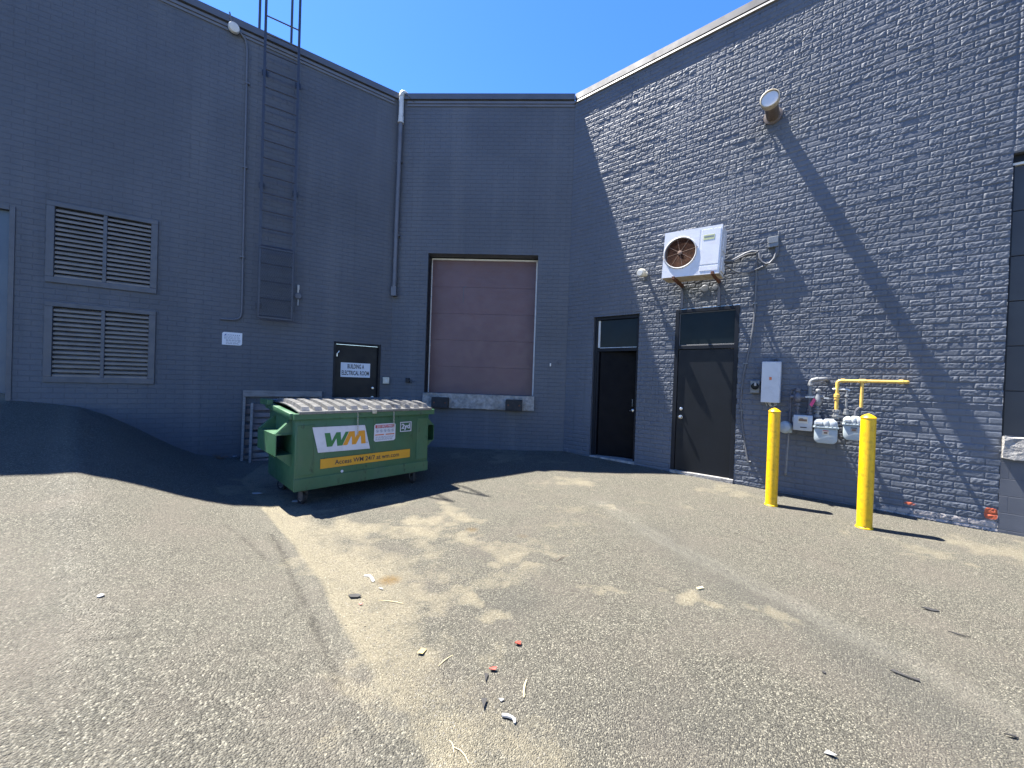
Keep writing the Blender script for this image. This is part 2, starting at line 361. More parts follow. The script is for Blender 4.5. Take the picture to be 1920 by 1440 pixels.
# right wall: rock-faced bricks as true relief (the sun rakes along it)
_T=RS.rand(256,256)
def vn(x,y):
    xi=np.floor(x).astype(int); yi=np.floor(y).astype(int); fx=x-xi; fy=y-yi
    fx=fx*fx*(3-2*fx); fy=fy*fy*(3-2*fy); g=lambda a,b:_T[a%256,b%256]
    return (g(xi,yi)*(1-fx)+g(xi+1,yi)*fx)*(1-fy)+(g(xi,yi+1)*(1-fx)+g(xi+1,yi+1)*fx)*fy
hR=[(.62,1.552,-.3,2.905),(2.205,3.195,-.3,2.915),(5.93,8.40,-.3,4.42)]
def dense(edges,step):
    out=[edges[0]]
    for a,b in zip(edges,edges[1:]):
        n=max(1,int(round((b-a)/step))); out+=list(np.linspace(a,b,n+1)[1:])
    return np.array(out)
def right_wall():
    us=np.concatenate([dense([0,.62,1.552,2.205,3.195,5.93,6.4],.0088),[7.4,8.4,10,14]])
    zs=np.concatenate([[-.6],dense([-.3,2.905,2.915,4.42,7.5],.0082)])
    U,Z=np.meshgrid(us,zs,indexing='ij')
    ch=.0815; ZZ=Z-.006*U*np.clip(Z/7,0,1)
    row=np.floor(ZZ/ch).astype(int); b=ZZ-row*ch
    rj=_T[(row*7)%256,3]
    bl=.228; off=(row%2)*.5*bl+(rj-.5)*.03
    cb=(U+off)/bl; col=np.floor(cb).astype(int); a=(cb-col)*bl
    rnd=lambda k:_T[(row*31+k*57)%256,(col*17+k*91)%256]
    w1=.0050; w2=.0048
    inb=np.minimum(np.minimum(a,bl-a)/w1,np.minimum(b,ch-b)/w2)
    prof=np.clip((inb-.55)/.9,0,1)
    ox=rnd(1)*200; oy=rnd(2)*200
    th=.55+rnd(6)*.5
    p=a*np.cos(th)+b*np.sin(th); q=-a*np.sin(th)+b*np.cos(th)
    n1=vn(p/.045+ox,q/.020+oy); n2=vn(p/.020+oy,q/.010+ox); n3=vn(U/.011+9,Z/.010+3)
    ridge=1-np.abs(2*n1-1)
    rough=np.ones_like(U)
    sm=lambda x0,x1,v:np.clip((v-x0)/(x1-x0),0,1)
    rough*=1-.9*sm(5.0,5.1,U)*sm(.98,1.02,Z)*(1-sm(1.42,1.46,Z))*(rnd(9)>.2)
    rough*=1-.75*sm(4.0,4.2,U)*(1-sm(5.0,5.3,U))*(1-sm(.55,.75,Z))
    kind=rnd(7); rough*=np.where(kind<.10,.35,1)*(.75+.5*rnd(8))
    face=.0022*rnd(3)+(rnd(4)-.62)*.014*(b-ch/2)+(rnd(5)-.5)*.006*(a-bl/2)
    n4=vn(p/.012+oy,q/.008+ox)
    h=prof*(.0050+face+rough*(.0046*ridge+.0036*n2+.0016*n4))+.0013*n3
    dense_m=(U<=6.41)&(Z>-.35); h=np.where(dense_m,h,.004)
    joint=np.exp(-((U-5.935)/.007)**2)*(Z>4.42); h=h-.008*joint
    nU,nZ=U.shape
    topz=np.array([ztR(u) for u in us]); Zt=Z.copy(); Zt[:,-1]=topz; h[:,-1]=0
    co=np.stack([U,-h,Zt],-1).reshape(-1,3)
    uc=(us[:-1]+us[1:])/2; zc=(zs[:-1]+zs[1:])/2
    keep=np.ones((nU-1,nZ-1),bool)
    for x0,x1,z0,z1 in hR: keep&=~(((uc>x0)&(uc<x1))[:,None]&((zc>z0)&(zc<z1))[None,:])
    I,J=np.nonzero(keep); v=I*nZ+J
    faces=np.stack([v,v+nZ,v+nZ+1,v+1],1)
    me=bpy.data.meshes.new('wall'); me.vertices.add(len(co)); me.vertices.foreach_set('co',co.ravel())
    me.loops.add(faces.size); me.loops.foreach_set('vertex_index',faces.ravel())
    me.polygons.add(len(faces)); me.polygons.foreach_set('loop_start',np.arange(0,faces.size,4))
    me.update(calc_edges=True); me.validate()
    pk=np.zeros((len(co),4)); uu=U.ravel(); zz=Z.ravel()
    base=-.02-.006*uu
    g0=np.exp(-((zz-base-.06)/.10)**2)
    pe=g0*sm(4.3,5.3,uu)*(1-sm(5.95,6.0,uu))*.80+.42*g0*sm(.5,.6,uu)+.5*np.exp(-((uu-5.85)/.1)**2-((zz-.2)/.16)**2)
    mort=(prof.ravel()<.4)*sm(4.0,4.3,uu)*(1-sm(5.3,5.8,uu))*(1-sm(.5,.75,zz))*.62
    pk[:,0]=np.clip(np.maximum(pe,mort),0,1)
    pk[:,1]=np.clip(1.5*np.exp(-((uu-5.875)/.05)**4-((zz-.17)/.065)**4)+.6*np.exp(-((uu-5.2)/.1)**2-((zz-.14)/.05)**2),0,1)
    at=me.color_attributes.new('peel','FLOAT_COLOR','POINT'); at.data.foreach_set('color',pk.ravel())
    # reveals, top and ends as plain faces in the same mesh
    m=MB(); m.bm.from_mesh(me); n0_=len(m.bm.faces); rev=.30; th=.36
    for a_,c_,d_,f_ in hR:
        m.quad((a_,-.003,d_),(a_,-.003,f_),(a_,rev,f_),(a_,rev,d_)); m.quad((c_,-.003,f_),(c_,-.003,d_),(c_,rev,d_),(c_,rev,f_))
        m.quad((a_,-.003,f_),(c_,-.003,f_),(c_,rev,f_),(a_,rev,f_))
    m.quad((0,0,7.56),(6,0,ztR(6)),(6,th,ztR(6)),(0,th,7.56)); m.quad((6,0,ztR(6)),(14,0,ztR(14)),(14,th,ztR(14)),(6,th,ztR(6)))
    m._mi(n0_,1)
    bpy.data.meshes.remove(me)
    return bpart(m,'wall',[M_wallR,M_plain],'R','right brick wall of rock-faced bricks raked by the sun',smooth=False)
right_wall()

# copings
def coping(fr,u0,u1,zt,mats,lit=False):
    m=MB(); dz={'B':.0,'L':.004,'R':.002}[fr]
    def ext(prof,mi=0,ua=u0,ub=u1):
        b=bmesh.new(); A=[b.verts.new((ua,y,zt(ua)+z+dz)) for y,z in prof]; B=[b.verts.new((ub,y,zt(ub)+z+dz)) for y,z in prof]
        n=len(prof); b.faces.new(A); b.faces.new(B)
        for i in range(n): b.faces.new((A[i],A[(i+1)%n],B[(i+1)%n],B[i]))
        bmesh.ops.recalc_face_normals(b,faces=b.faces); m.merge(b,mi)
    fa,fb={'L':(u0,-.005),'B':(-3.815,-.02),'R':(u0,u1)}[fr]
    ext([(-.050,.0),(-.036,.13),(.40,.15),(.40,0)] if not lit else [(-.027,.0),(-.012,.135),(.40,.15),(.40,0)],0,fa,fb)
    o=bpart(m,'coping',mats[0],fr,ang=20)
    m=MB(); ext([(-.030,-.082),(-.026,-.030),(.0,-.020),(.0,-.085)]) if not lit else ext([(-.047,-.074),(-.030,-.030),(.0,-.024),(.0,-.080)])
    bpart(m,'drip_edge',mats[1],fr,parent=o,ang=20)
    m=MB(); ext([(-.016,-.135),(-.016,-.092),(.0,-.090),(.0,-.136)])
    bpart(m,'trim_board',mats[2],fr,parent=o,ang=20)
coping('L',-14,-.10,ztL,(M_coping,M_strip,M_strip)); coping('B',-3.62,-.02,ztB,(M_coping,M_strip,M_strip))
coping('R',.0,14,ztR,(M_fascia,M_drip,M_coping),True)
m=MB()
roofp=[PL+tL*-13.9,PL,PR,PR+tR*13.9]
nL=Vector((-tL.y,tL.x,0)); nRr=Vector((-tR.y,tR.x,0))
inn=[roofp[0]+nL*.2,PL+Vector((0,.3,0)),PR+Vector((0.05,.3,0)),roofp[3]+nRr*.2,roofp[3]+nRr*12+Vector((0,6,0)),Vector((0,26,0)),roofp[0]+nL*12+Vector((0,6,0))]
m.prism([(p.x,p.y) for p in inn],'z',7.18,7.36); bpart(m,'roof',M_roof,'G')

# louvres
for (a,c,d,e) in LOUV:
    m=MB(); w=.085; y0,y1=-.022,.05
    m.box(a-w,c+w,y0,-.001,e,e+w*.8,.004); m.box(a-w,c+w,y0,-.001,d-w,d,.004)
    m.box(a-w,a,y0,-.001,d+.001,e-.001,.004); m.box(c,c+w,y0,-.001,d+.001,e-.001,.004)
    m.box((a+c)/2-.022,(a+c)/2+.022,-.016,.10,d+.001,e-.001,.003)
    lo=bpart(m,'louvre',M_louver,'L')
    m=MB(); n=15; p=(e-d)/n
    for side in ((a+.004,(a+c)/2-.024),((a+c)/2+.024,c-.004)):
        for i in range(n):
            z=d+p*(i+.5)+random.uniform(-.002,.002)
            m.prism([(-.006,z-.036),(-.002,z-.036),(.062,z+.024),(.062,z+.030),(.058,z+.031),(-.006,z-.004)],'x',side[0],side[1])
    bpart(m,'slats',M_slat,'L',parent=lo,ang=25)
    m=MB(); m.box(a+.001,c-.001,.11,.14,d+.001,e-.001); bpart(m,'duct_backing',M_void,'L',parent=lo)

# door helpers (frame coordinates of a wall)
def doorframe(m,a,c,z0,z1,w,y0,y1):
    m.box(a,a+w,y0,y1,z0,z1,.003); m.box(c-w,c,y0,y1,z0,z1,.003); m.box(a+w+.001,c-w-.001,y0,y1-.002,z1-w,z1,.003)
def knob(x,z,y): 
    m=MB(); m.lathe([(.034,0),(.034,.008),(.012,.010),(.012,.03),(.027,.036),(.030,.050),(.024,.064),(.008,.070)],(x,y,z),(0,-1,0),18); return m
def bolt(x,z,y):
    m=MB(); m.lathe([(.030,0),(.028,.014),(.016,.018),(.014,.022)],(x,y,z),(0,-1,0),18); m.box(x-.004,x+.004,y-.026,y-.02,z-.008,z+.008); return m
def hinge(x,z,y,r=.009,h=.10):
    m=MB(); m.tube([(x,y,z-h/2),(x,y,z+h/2)],r,8); m.box(x-.02,x+.02,y+.004,y+.012,z-h/2,z+h/2); return m

# electrical room door (left wall)
m=MB(); m.box(-1.098,-.262,.075,.12,-.1,2.185,.003)
d1=bpart(m,'door',M_dkgrey,'L','black steel electrical room door behind the dumpster')
m=MB(); doorframe(m,-1.144,-.217,-.2,2.235,.045,-.012,.10); bpart(m,'frame',M_frame,'L',parent=d1)
bpart(knob(-.345,1.09,.075),'knob',M_steel,'L',parent=d1); bpart(bolt(-.345,1.297,.075),'deadbolt',M_steel,'L',parent=d1)
m=MB(); m.box(-1.085,-1.06,.03,.075,1.93,2.0,.004); m.bar((-1.07,.05,1.99),(-1.03,.06,2.05),.012,.012); bpart(m,'latch_guard',M_steel,'L',parent=d1)
# tall blue-grey door at the left edge
M_bldoor=pmat('slate_blue_door_paint',(.062,.098,.145),.4,0,.12,1.2,bump=.1)
m=MB(); m.box(-6.19,-5.402,.06,.11,1.13,3.735,.003)
d2=bpart(m,'door',M_bldoor,'L','tall slate-blue steel door at the top of the ramp')
m=MB(); doorframe(m,-6.25,-5.345,.8,3.79,.055,-.012,.10); bpart(m,'frame',M_louver,'L',parent=d2)
for z in (1.5,2.05,2.72,3.5): bpart(hinge(-5.40,z,.05,.011,.13),'hinge',M_frame,'L',parent=d2)

# maroon loading door (back wall)
a,c,z0,z1=-3.062,-.680,1.24,4.265
m=MB(); nP=5; hp=(z1-.06-z0)/nP
for i in range(nP): m.box(a+.03,c-.03,.29,.33,z0+hp*i+.0012,z0+hp*(i+1)-.0012,.0015)
for i in range(nP):
    for k in range(4):
        zz=z0+hp*i+hp*(k+.7)/4.4; m.box(a+.05,c-.05,.2885,.2905,zz,zz+.004)
m.box(a+.035,c-.035,.318,.339,z0+.01,z1-.065)
dk=bpart(m,'loading_door',M_maroon,'B','faded maroon sectional loading door in the back wall')
m=MB(); m.box(a+.001,a+.032,.262,.30,z0,z1-.06,.002); m.box(c-.032,c-.001,.262,.30,z0,z1-.06,.002); m.box(a+.001,c-.001,.258,.30,z1-.06,z1-.028,.002)
bpart(m,'weather_trim',M_white,'B',parent=dk)
m=MB(); m.box(a+.002,c-.002,.27,.30,z1-.027,z1-.001); m.box(a+.002,a+.016,.02,.26,z0,z1-.03); bpart(m,'frame',M_frame,'B',parent=dk)
m=MB(); m.bar((-2.32,.2875,3.26),(-2.32,.2875,3.60),.012,.003); m.bar((-2.32,.2875,3.60),(-2.26,.2875,3.64),.02,.003)
bpart(m,'scrape_mark',M_louver,'B',parent=dk)
m=MB()
def rough_block(m,x0,x1,y0,y1,z0,z1,nx,amp,seed):
    b=bmesh.new(); bmesh.ops.create_grid(b,x_segments=1,y_segments=1,size=1); b.free()
    b=bmesh.new(); rr=random.Random(seed)
    v=[b.verts.new((x,y,z)) for x in (x0,x1) for y in (y0,y1) for z in (z0,z1)]
    for q in ((0,1,3,2),(4,6,7,5),(0,4,5,1),(2,3,7,6),(0,2,6,4),(1,5,7,3)): b.faces.new([v[i] for i in q])
    long=[e for e in b.edges if abs(e.verts[0].co.x-e.verts[1].co.x)>.01]
    bmesh.ops.subdivide_edges(b,edges=long,cuts=nx)
    oth=[e for e in b.edges if abs(e.verts[0].co.x-e.verts[1].co.x)<1e-5]
    bmesh.ops.subdivide_edges(b,edges=oth,cuts=4,use_grid_fill=True)
    for w in b.verts: w.co+=Vector((rr.uniform(-amp,amp)*.5,rr.uniform(-amp,amp),rr.uniform(-amp,amp)))
    bmesh.ops.recalc_face_normals(b,faces=b.faces); m.merge(b)
rough_block(m,-3.07,-.665,-.075,.34,.93,1.236,50,.006,3); bpart(m,'sill',M_conc,'B','rough pale concrete sill under the maroon loading door',smooth=False)

# door A (ajar) and door B in the right wall
a,c=.62,1.552
hx,ang=.735,R(-17)
b=MB(); b.box(0,.76,-.022,.022,.105,2.205,.003)
bmesh.ops.transform(b.bm,matrix=Matrix.Translation((hx,.115,0))@Matrix.Rotation(-ang,4,'Z'),verts=b.bm.verts)
dA=bpart(b,'door',M_black,'R','black steel door standing ajar beside the back corner')
m=MB(); doorframe(m,a+.001,c-.001,-.1,2.90,.055,.045,.16); m.box(a+.057,c-.057,.05,.155,2.21,2.275,.003)
m.box(a+.057,a+.095,.06,.15,-.1,2.208,.003)
bpart(m,'frame',M_frame,'R',parent=dA)
m=MB(); m.box(a+.06,c-.06,.10,.11,2.276,2.843); bpart(m,'transom_pane',M_pane,'R',parent=dA)
m=MB(); m.box(a+.058,a+.100,.078,.099,2.29,2.84,.002); m.box(a+.101,c-.06,.078,.099,2.278,2.292,.002); bpart(m,'glazing_bead',M_pvc,'R',parent=dA)
MA=Matrix.Translation((hx,.115,0))@Matrix.Rotation(-ang,4,'Z')
m=MB(); m.tube([(.66,-.024,1.13),(.655,-.07,1.14),(.655,-.07,1.27),(.66,-.024,1.28)],.011,8)
bmesh.ops.transform(m.bm,matrix=MA,verts=m.bm.verts); bpart(m,'handle',M_steel,'R',parent=dA)
m=bolt(.665,1.05,-.022); m.tube([(.655,-.03,1.045),(.60,-.055,1.045)],.010,8); bmesh.ops.transform(m.bm,matrix=MA,verts=m.bm.verts); bpart(m,'lock',M_steel,'R',parent=dA)
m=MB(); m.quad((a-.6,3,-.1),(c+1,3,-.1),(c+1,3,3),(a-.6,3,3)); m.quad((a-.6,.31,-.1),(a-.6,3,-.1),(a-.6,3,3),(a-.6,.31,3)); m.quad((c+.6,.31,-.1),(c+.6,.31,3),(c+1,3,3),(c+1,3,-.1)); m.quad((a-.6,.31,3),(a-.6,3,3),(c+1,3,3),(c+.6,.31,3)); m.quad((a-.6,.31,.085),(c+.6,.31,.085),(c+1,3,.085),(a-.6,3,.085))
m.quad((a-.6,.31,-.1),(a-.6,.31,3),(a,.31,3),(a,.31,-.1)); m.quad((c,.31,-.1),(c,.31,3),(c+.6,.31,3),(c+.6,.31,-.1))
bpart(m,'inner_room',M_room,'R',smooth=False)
m=MB(); m.box(a,c,-.03,.25,-.2,.10,.006); bpart(m,'threshold',M_conc,'R',parent=dA)
a,c=2.205,3.195
m=MB(); m.box(2.272,3.150,.012,.058,.085,2.205,.003); dB=bpart(m,'door',M_dkgrey,'R','closed black steel door under the air conditioner')
m=MB(); doorframe(m,a+.001,c-.001,-.1,2.912,.062,-.016,.12); m.box(a+.064,c-.046,-.010,.11,2.212,2.275,.003)
bpart(m,'frame',M_frame,'R',parent=dB)
m=MB(); m.box(a+.064,c-.064,.03,.04,2.277,2.848); bpart(m,'transom_pane',M_pane,'R',parent=dB)
m=MB(); m.box(a+.064,a+.078,.012,.029,2.277,2.848,.002); m.box(a+.079,c-.064,.012,.029,2.835,2.848,.002); m.box(a+.079,c-.064,.012,.029,2.277,2.290,.002); bpart(m,'glazing_bead',M_louver,'R',parent=dB)
bpart(knob(2.345,1.02,.012),'knob',M_steel,'R',parent=dB); bpart(bolt(2.345,1.165,.012),'deadbolt',M_steel,'R',parent=dB)
for z in (.30,1.08,1.93): bpart(hinge(3.152,z,.0,.010,.13),'hinge',M_steel,'R',parent=dB)
m=MB(); m.box(a,c,-.055,.10,-.2,.078,.006); bpart(m,'threshold',M_conc,'R',parent=dB)
# right hand dock opening
a,c,z0,z1=5.93,8.40,1.10,4.42
m=MB(); n=6; hp=(z1-.12-z0)/n
for i in range(n): m.box(a+.03,c-.03,.10,.14,z0+hp*i+.003,z0+hp*(i+1)-.003,.004)
M_dkdoor=pmat('dark_slate_sectional_door',(.030,.034,.042),.5,0,.15,2)
m.box(a+.035,c-.035,.128,.16,z0+.01,z1-.125)
d3=bpart(m,'loading_door',M_dkdoor,'R','dark slate loading door at the right edge')
m=MB(); m.box(a+.002,c-.002,.075,.11,z1-.115,z1-.085,.002); bpart(m,'weather_trim',M_white,'R',parent=d3)
m=MB(); m.box(a+.001,a+.03,.06,.13,z0,z1-.12); m.box(c-.03,c-.001,.06,.13,z0,z1-.12); m.box(a+.001,c-.001,.07,.13,z1-.084,z1-.001); bpart(m,'frame',M_frame,'R',parent=d3)
m=MB(); rough_block(m,5.935,8.395,-.075,.15,.845,1.095,30,.008,5); bpart(m,'sill',M_conc,'R','broken pale concrete sill under the right loading door',smooth=False)
m=MB(); m.box(5.931,8.399,-.012,.2,-.6,.842); bpart(m,'block_base',M_cmu,'R')

# dock bumpers
for (u0,u1,zz0,zz1,lab) in ((-2.846,-2.488,.925,1.155,'black rubber dock bumper left of the maroon door sill, nearest the dumpster'),(-1.267,-.913,.922,1.158,'black rubber dock bumper on the right half of the concrete sill')):
    t=thing('dock_bumper',lab,'bumper','B',((u0+u1)/2,-.075,zz0),'rubber bumpers on the concrete sill')
    m=MB(); m.box(u0,u1,-.19,-.084,zz0,zz1,.008); m.build('rubber_block',M_rubber,t)
    for bx in (u0+.06,u1-.06):
        m=MB(); m.lathe([(.018,0),(.018,.006),(.008,.008)],(bx,-.19,(zz0+zz1)/2),(0,-1,0),10); m.build('bolt',M_rust,t)

# ------------------------------------------------------------------ left wall fittings
t=thing('roof_ladder','dark fixed steel ladder running up the left wall past the roof edge','ladder','L',(-2.17,-.15,2.53))
uL,uR=-2.430,-1.903
def su(u,z): return u-.003*(z-2.53)
for u in (uL,uR):
    m=MB(); m.bar((u,-.17,2.53),(u-.014,-.17,9.36),.042,.014); m.build('stile',M_ladder,t)
for u in (uL-.12,uR-.12):
    m=MB(); m.tube([(u,.42,7.4),(u,.42,9.32),(u,.38,9.42),(u+.08,-.12,9.42),(u+.11,-.165,9.36)],.022,10); m.build('handrail',M_ladder,t)
z=2.60+.0
for i in range(18):
    zz=2.585+.3155*i
    m=MB(); m.tube([(uL+.004-.002*i*.3,-.17,zz),(uR-.004-.002*i*.3,-.17,zz)],.0125,8); m.build('rung',M_ladder,t)
m=MB(); m.box(uL-.012,uR+.012,-.235,-.215,2.53,2.565,.002); m.box(uL-.012,uR+.012,-.235,-.215,3.785,3.82,.002)
m.box(uL-.012,uL+.022,-.235,-.215,2.566,3.784,.002); m.box(uR-.022,uR+.012,-.235,-.215,2.566,3.784,.002)
for zz in (2.95,3.37): m.box(uL+.023,uR-.023,-.232,-.220,zz,zz+.012)
for u in (uL,uR):
    for zz in (2.62,3.70): m.bar((u,-.215,zz),(u,-.19,zz),.03,.03)
gp=m.build('guard_panel',M_ladder,t)
m=MB(); x0,x1,zz0,zz1=uL+.02,uR-.02,2.565,3.785; k=2.0; pitch=.036
for sgn in (1,-1):
    n=int((zz1-zz0+k*(x1-x0))/(pitch*k))+1
    for i in range(-1,n+1):
        zc=zz0-k*(x1-x0)*(1 if sgn>0 else 0)+i*pitch*k
        pts=[]
        za,zb=(zc,zc+k*(x1-x0)) if sgn>0 else (zc,zc-k*(x1-x0))
        xa,xb=x0,x1
        def clip(zl,lo):
            pass
        # clip segment to the panel height
        P=[(xa,za),(xb,zb)]
        t0,t1=0.0,1.0; dz=zb-za
        ta,tb=sorted(((zz0-za)/dz,(zz1-za)/dz)); t0=max(t0,ta); t1=min(t1,tb)
        if t1-t0<.01: continue
        A=(xa+(xb-xa)*t0,-.224-.001*sgn,za+dz*t0); B=(xa+(xb-xa)*t1,-.224-.001*sgn,za+dz*t1)
        m.bar(A,B,.0045,.002)
m.build('expanded_mesh',M_ladder,gp,smooth=False)
for u in (uL,uR):
    for zz in (2.75,4.95,7.0):
        m=MB(); m.box(u-.02,u+.02,-.165,-.001,zz,zz+.05,.002); m.box(u-.05,u+.05,-.008,-.0005,zz-.03,zz+.08,.002); m.build('wall_bracket',M_ladder,t)
# conduit with a white round cap
t=thing('electrical_conduit','thin grey conduit with white round junction cap left of the ladder','conduit','L',(-2.70,-.02,2.47))
m=MB(); pts=[(-2.90,-.045,7.565),(-2.80,-.04,7.53),(-2.735,-.032,7.46),(-2.71,-.03,7.34)]+[(-2.705+.006*i,-.03,7.2-.9*i) for i in range(6)]+[(-2.678,-.03,2.62),(-2.69,-.03,2.54),(-2.73,-.03,2.495),(-2.80,-.03,2.475),(-2.98,-.03,2.468)]
m.tube(pts,.015,8); m.build('pipe',M_dkpipe,t)
for zz in (3.6,5.2,6.7):
    m=MB(); m.box(-2.725,-2.66,-.05,-.001,zz,zz+.025,.002); m.build('pipe_clip',M_dkpipe,t)
m=MB(); m.lathe([(.085,0),(.085,.035),(.075,.06),(.05,.066)],(-2.905,-.05,7.56),(.15,-1,-.15),20); m.build('junction_cap',M_pvc,t)
m=MB(); m.tube([(-2.93,-.04,7.62),(-2.96,-.07,7.75),(-2.97,-.06,7.80)],.012,8); m.build('stub_pipe',M_dkpipe,t)
# notice
t=thing('notice_sign','small white notice plate with tiny print on the left wall','sign','L',(-2.805,-.005,2.02))
m=MB(); x0,x1,z0,z1=-2.951,-2.661,2.024,2.248; rr=.03
m.prism([(x0,z0),(x1-rr,z0),(x1-.009,z0+.009),(x1,z0+rr),(x1,z1),(x0+rr,z1),(x0+.009,z1-.009),(x0,z1-rr)],'y',-.008,-.002); m.build('plate',M_sign,t)
m=MB(); m.prism([(-2.928,2.190),(-2.892,2.190),(-2.892,2.222)],'y',-.0092,-.0078)
m.build('emblem',M_blue,t)
m=MB(); rnd=random.Random(3)
for i in range(7): m.box(-2.872+i*.027,-2.872+i*.027+.012,-.0092,-.0078,2.192,2.210)
for j,zz in enumerate((2.172,2.152,2.134,2.110,2.094,2.072,2.054,2.042)):
    x=-2.925+(.03 if j>2 else 0); 
    while x<-2.70-(.02 if j>4 else 0):
        w=rnd.uniform(.015,.05); m.box(x,x+w,-.0092,-.0078,zz,zz+(.006 if j not in(3,4) else .008)); x+=w+rnd.uniform(.006,.012)
m.build('small_print',M_greyink,t)
# flow switch / gauge beside the ladder guard
t=thing('pipe_gauge','round grey gauge with white pipe stubs beside the ladder guard panel','gauge','L',(-1.80,-.03,2.85))
m=MB(); m.lathe([(.062,0),(.062,.03),(.05,.04),(.02,.042)],(-1.80,-.03,3.04),(0,-1,0),18); m.build('dial_body',M_galv if False else M_dkpipe,t)
m=MB(); m.tube([(-1.803,-.05,3.105),(-1.803,-.05,3.16),(-1.80,-.05,3.17),(-1.80,-.05,3.25)],[.014,.014,.020,.020],10); m.build('pipe_stub',M_pvc,t)
m=MB(); m.tube([(-1.80,-.05,2.975),(-1.80,-.05,2.86)],.008,8); m.build('drain_stub',M_pvc,t)
m=MB(); m.box(-1.815,-1.785,-.035,-.001,2.99,3.09); m.build('mount',M_dkpipe,t)
# electrical room sign
t=thing('room_sign','white sign lettered BUILDING A ELECTRICAL ROOM on the black door','sign','L',(-.70,.07,1.515))
m=MB(); m.box(-.992,-.410,.066,.073,1.518,1.818,.002); m.build('plate',M_sign,t)
m=MB(); m.text('BUILDING A',.125,-.700,1.738,.0655,bold=.0035,fit=.33); m.build('lettering',M_ink,t,smooth=False)
m=MB(); m.text('ELECTRICAL ROOM',.125,-.702,1.602,.0655,bold=.0035,fit=.54); m.build('lettering',M_ink,t,smooth=False)
# downspout
t=thing('downspout','grey downspout with white top section in the left corner','pipe','B',(-3.70,-.06,3.31))
x0=-3.735
m=MB(); m.tube([(x0,-.07,7.02),(x0-.02,-.07,5.2),(x0-.03,-.07,3.50)],.045,12); m.build('lower_pipe',M_galv if False else M_dkpipe,t)
m=MB(); m.tube([(x0+.0,-.07,7.02),(x0,-.07,7.055)],.062,14); m.tube([(x0,-.07,7.05),(x0,-.07,7.17)],.056,14); m.tube([(x0,-.07,7.17),(x0,-.07,7.58)],.050,14); m.build('upper_pipe',M_pvc,t)
m=MB(); m.tube([(x0,-.07,7.58),(x0,-.065,7.64),(x0+.01,-.04,7.69),(x0+.03,.0,7.715),(x0+.06,.06,7.72)],.054,12); m.build('elbow',M_cream,t)
m=MB(); m.box(x0-.085,x0+.025,-.12,-.005,3.30,3.50,.004); m.build('end_box',M_dkpipe,t)
m=MB(); m.tube([(x0+.03,-.07,7.66),(x0+.14,-.06,7.62),(x0+.27,-.04,7.50)],.007,6); m.build('tie_wire',M_dkcable,t)
for zz in (6.2,4.6):
    m=MB(); m.box(x0-.075,x0+.045,-.065,-.001,zz,zz+.03); m.build('strap',M_dkpipe,t)
# outlet box + dark fixture beside electrical door
t=thing('outlet_box','small white outlet box right of the electrical room door','box','L',(-.09,-.02,1.40))
m=MB(); m.box(-.160,-.030,-.05,-.001,1.402,1.542,.006); m.build('cover',M_cream,t)
m=MB(); m.box(-.115,-.075,-.054,-.0505,1.44,1.50,.001); m.build('socket_flap',M_pvc,t)
t=thing('hose_tap','small black wall tap left of the maroon door sill','tap','B',(-3.40,-.02,1.45))
m=MB(); m.box(-3.46,-3.38,-.06,-.001,1.44,1.54,.008); m.build('box',M_rubber,t)
m=MB(); m.tube([(-3.38,-.03,1.49),(-3.33,-.06,1.48),(-3.32,-.07,1.43)],.016,8); m.build('spout',M_dkcable,t)
t=thing('wall_peg','tiny white peg on the back wall right of the maroon door','peg','B',(-.342,-.0,1.90))
m=MB(); m.box(-.356,-.328,-.03,-.001,1.895,1.96,.004); m.build('peg_body',M_white,t)
t=thing('wall_hook','small dark hook on the back wall by the right corner','hook','B',(-.165,0,1.95))
m=MB(); m.tube([(-.19,-.0,1.99),(-.17,-.05,2.0),(-.15,-.05,1.96),(-.155,-.03,1.93)],.009,8); m.build('hook_body',M_dkpipe,t)

# pallets leaning on the left wall
def pallet(name,label,u0,u1,h,dtop,dbot,zb,mat,front_boards,seed):
    rr=random.Random(seed)
    t=thing(name,label,'pallet','L',((u0+u1)/2,-dbot,zb),'wooden pallets leaning on the left wall')
    tilt=math.atan2(dbot-dtop,h)
    M=Matrix.Translation((0,-dbot,zb))@Matrix.Rotation(-tilt,4,'X')
    def bb(x0,x1,y0,y1,z0,z1,nm,mt):
        m=MB(); m.box(x0,x1,y0,y1,z0,z1,.003); bmesh.ops.transform(m.bm,matrix=M,verts=m.bm.verts); m.build(nm,mt,t)
    for x in (u0,(u0+u1)/2+.02,u1-.04): bb(x,x+.04,.0,.09,0,h-.002,'stringer',mat)
    n=9; 
    for i in range(n):
        z=h*i/(n)+rr.uniform(-.008,.008); bb(u0+.003,u1-.003,.091,.109,z+.006,z+.006+h/n*rr.uniform(.6,.72),'deck_board',M_woodd if rr.random()<.6 else M_wood)
    for zf,w in front_boards: bb(u0-.002,u1+.002,-.019,-.001,zf,zf+w,'face_board',mat)
    return t
pallet('pallet','tall weathered grey pallet frame leaning on the left wall behind the dumpster',-2.62,-1.34,1.27,.02,.34,-.01,M_wood,[(1.15,.115),],1)
pallet('pallet','shorter weathered pallet in front of the tall one, left of the dumpster',-2.50,-1.28,1.10,.17,.56,-.03,M_wood,[],2)

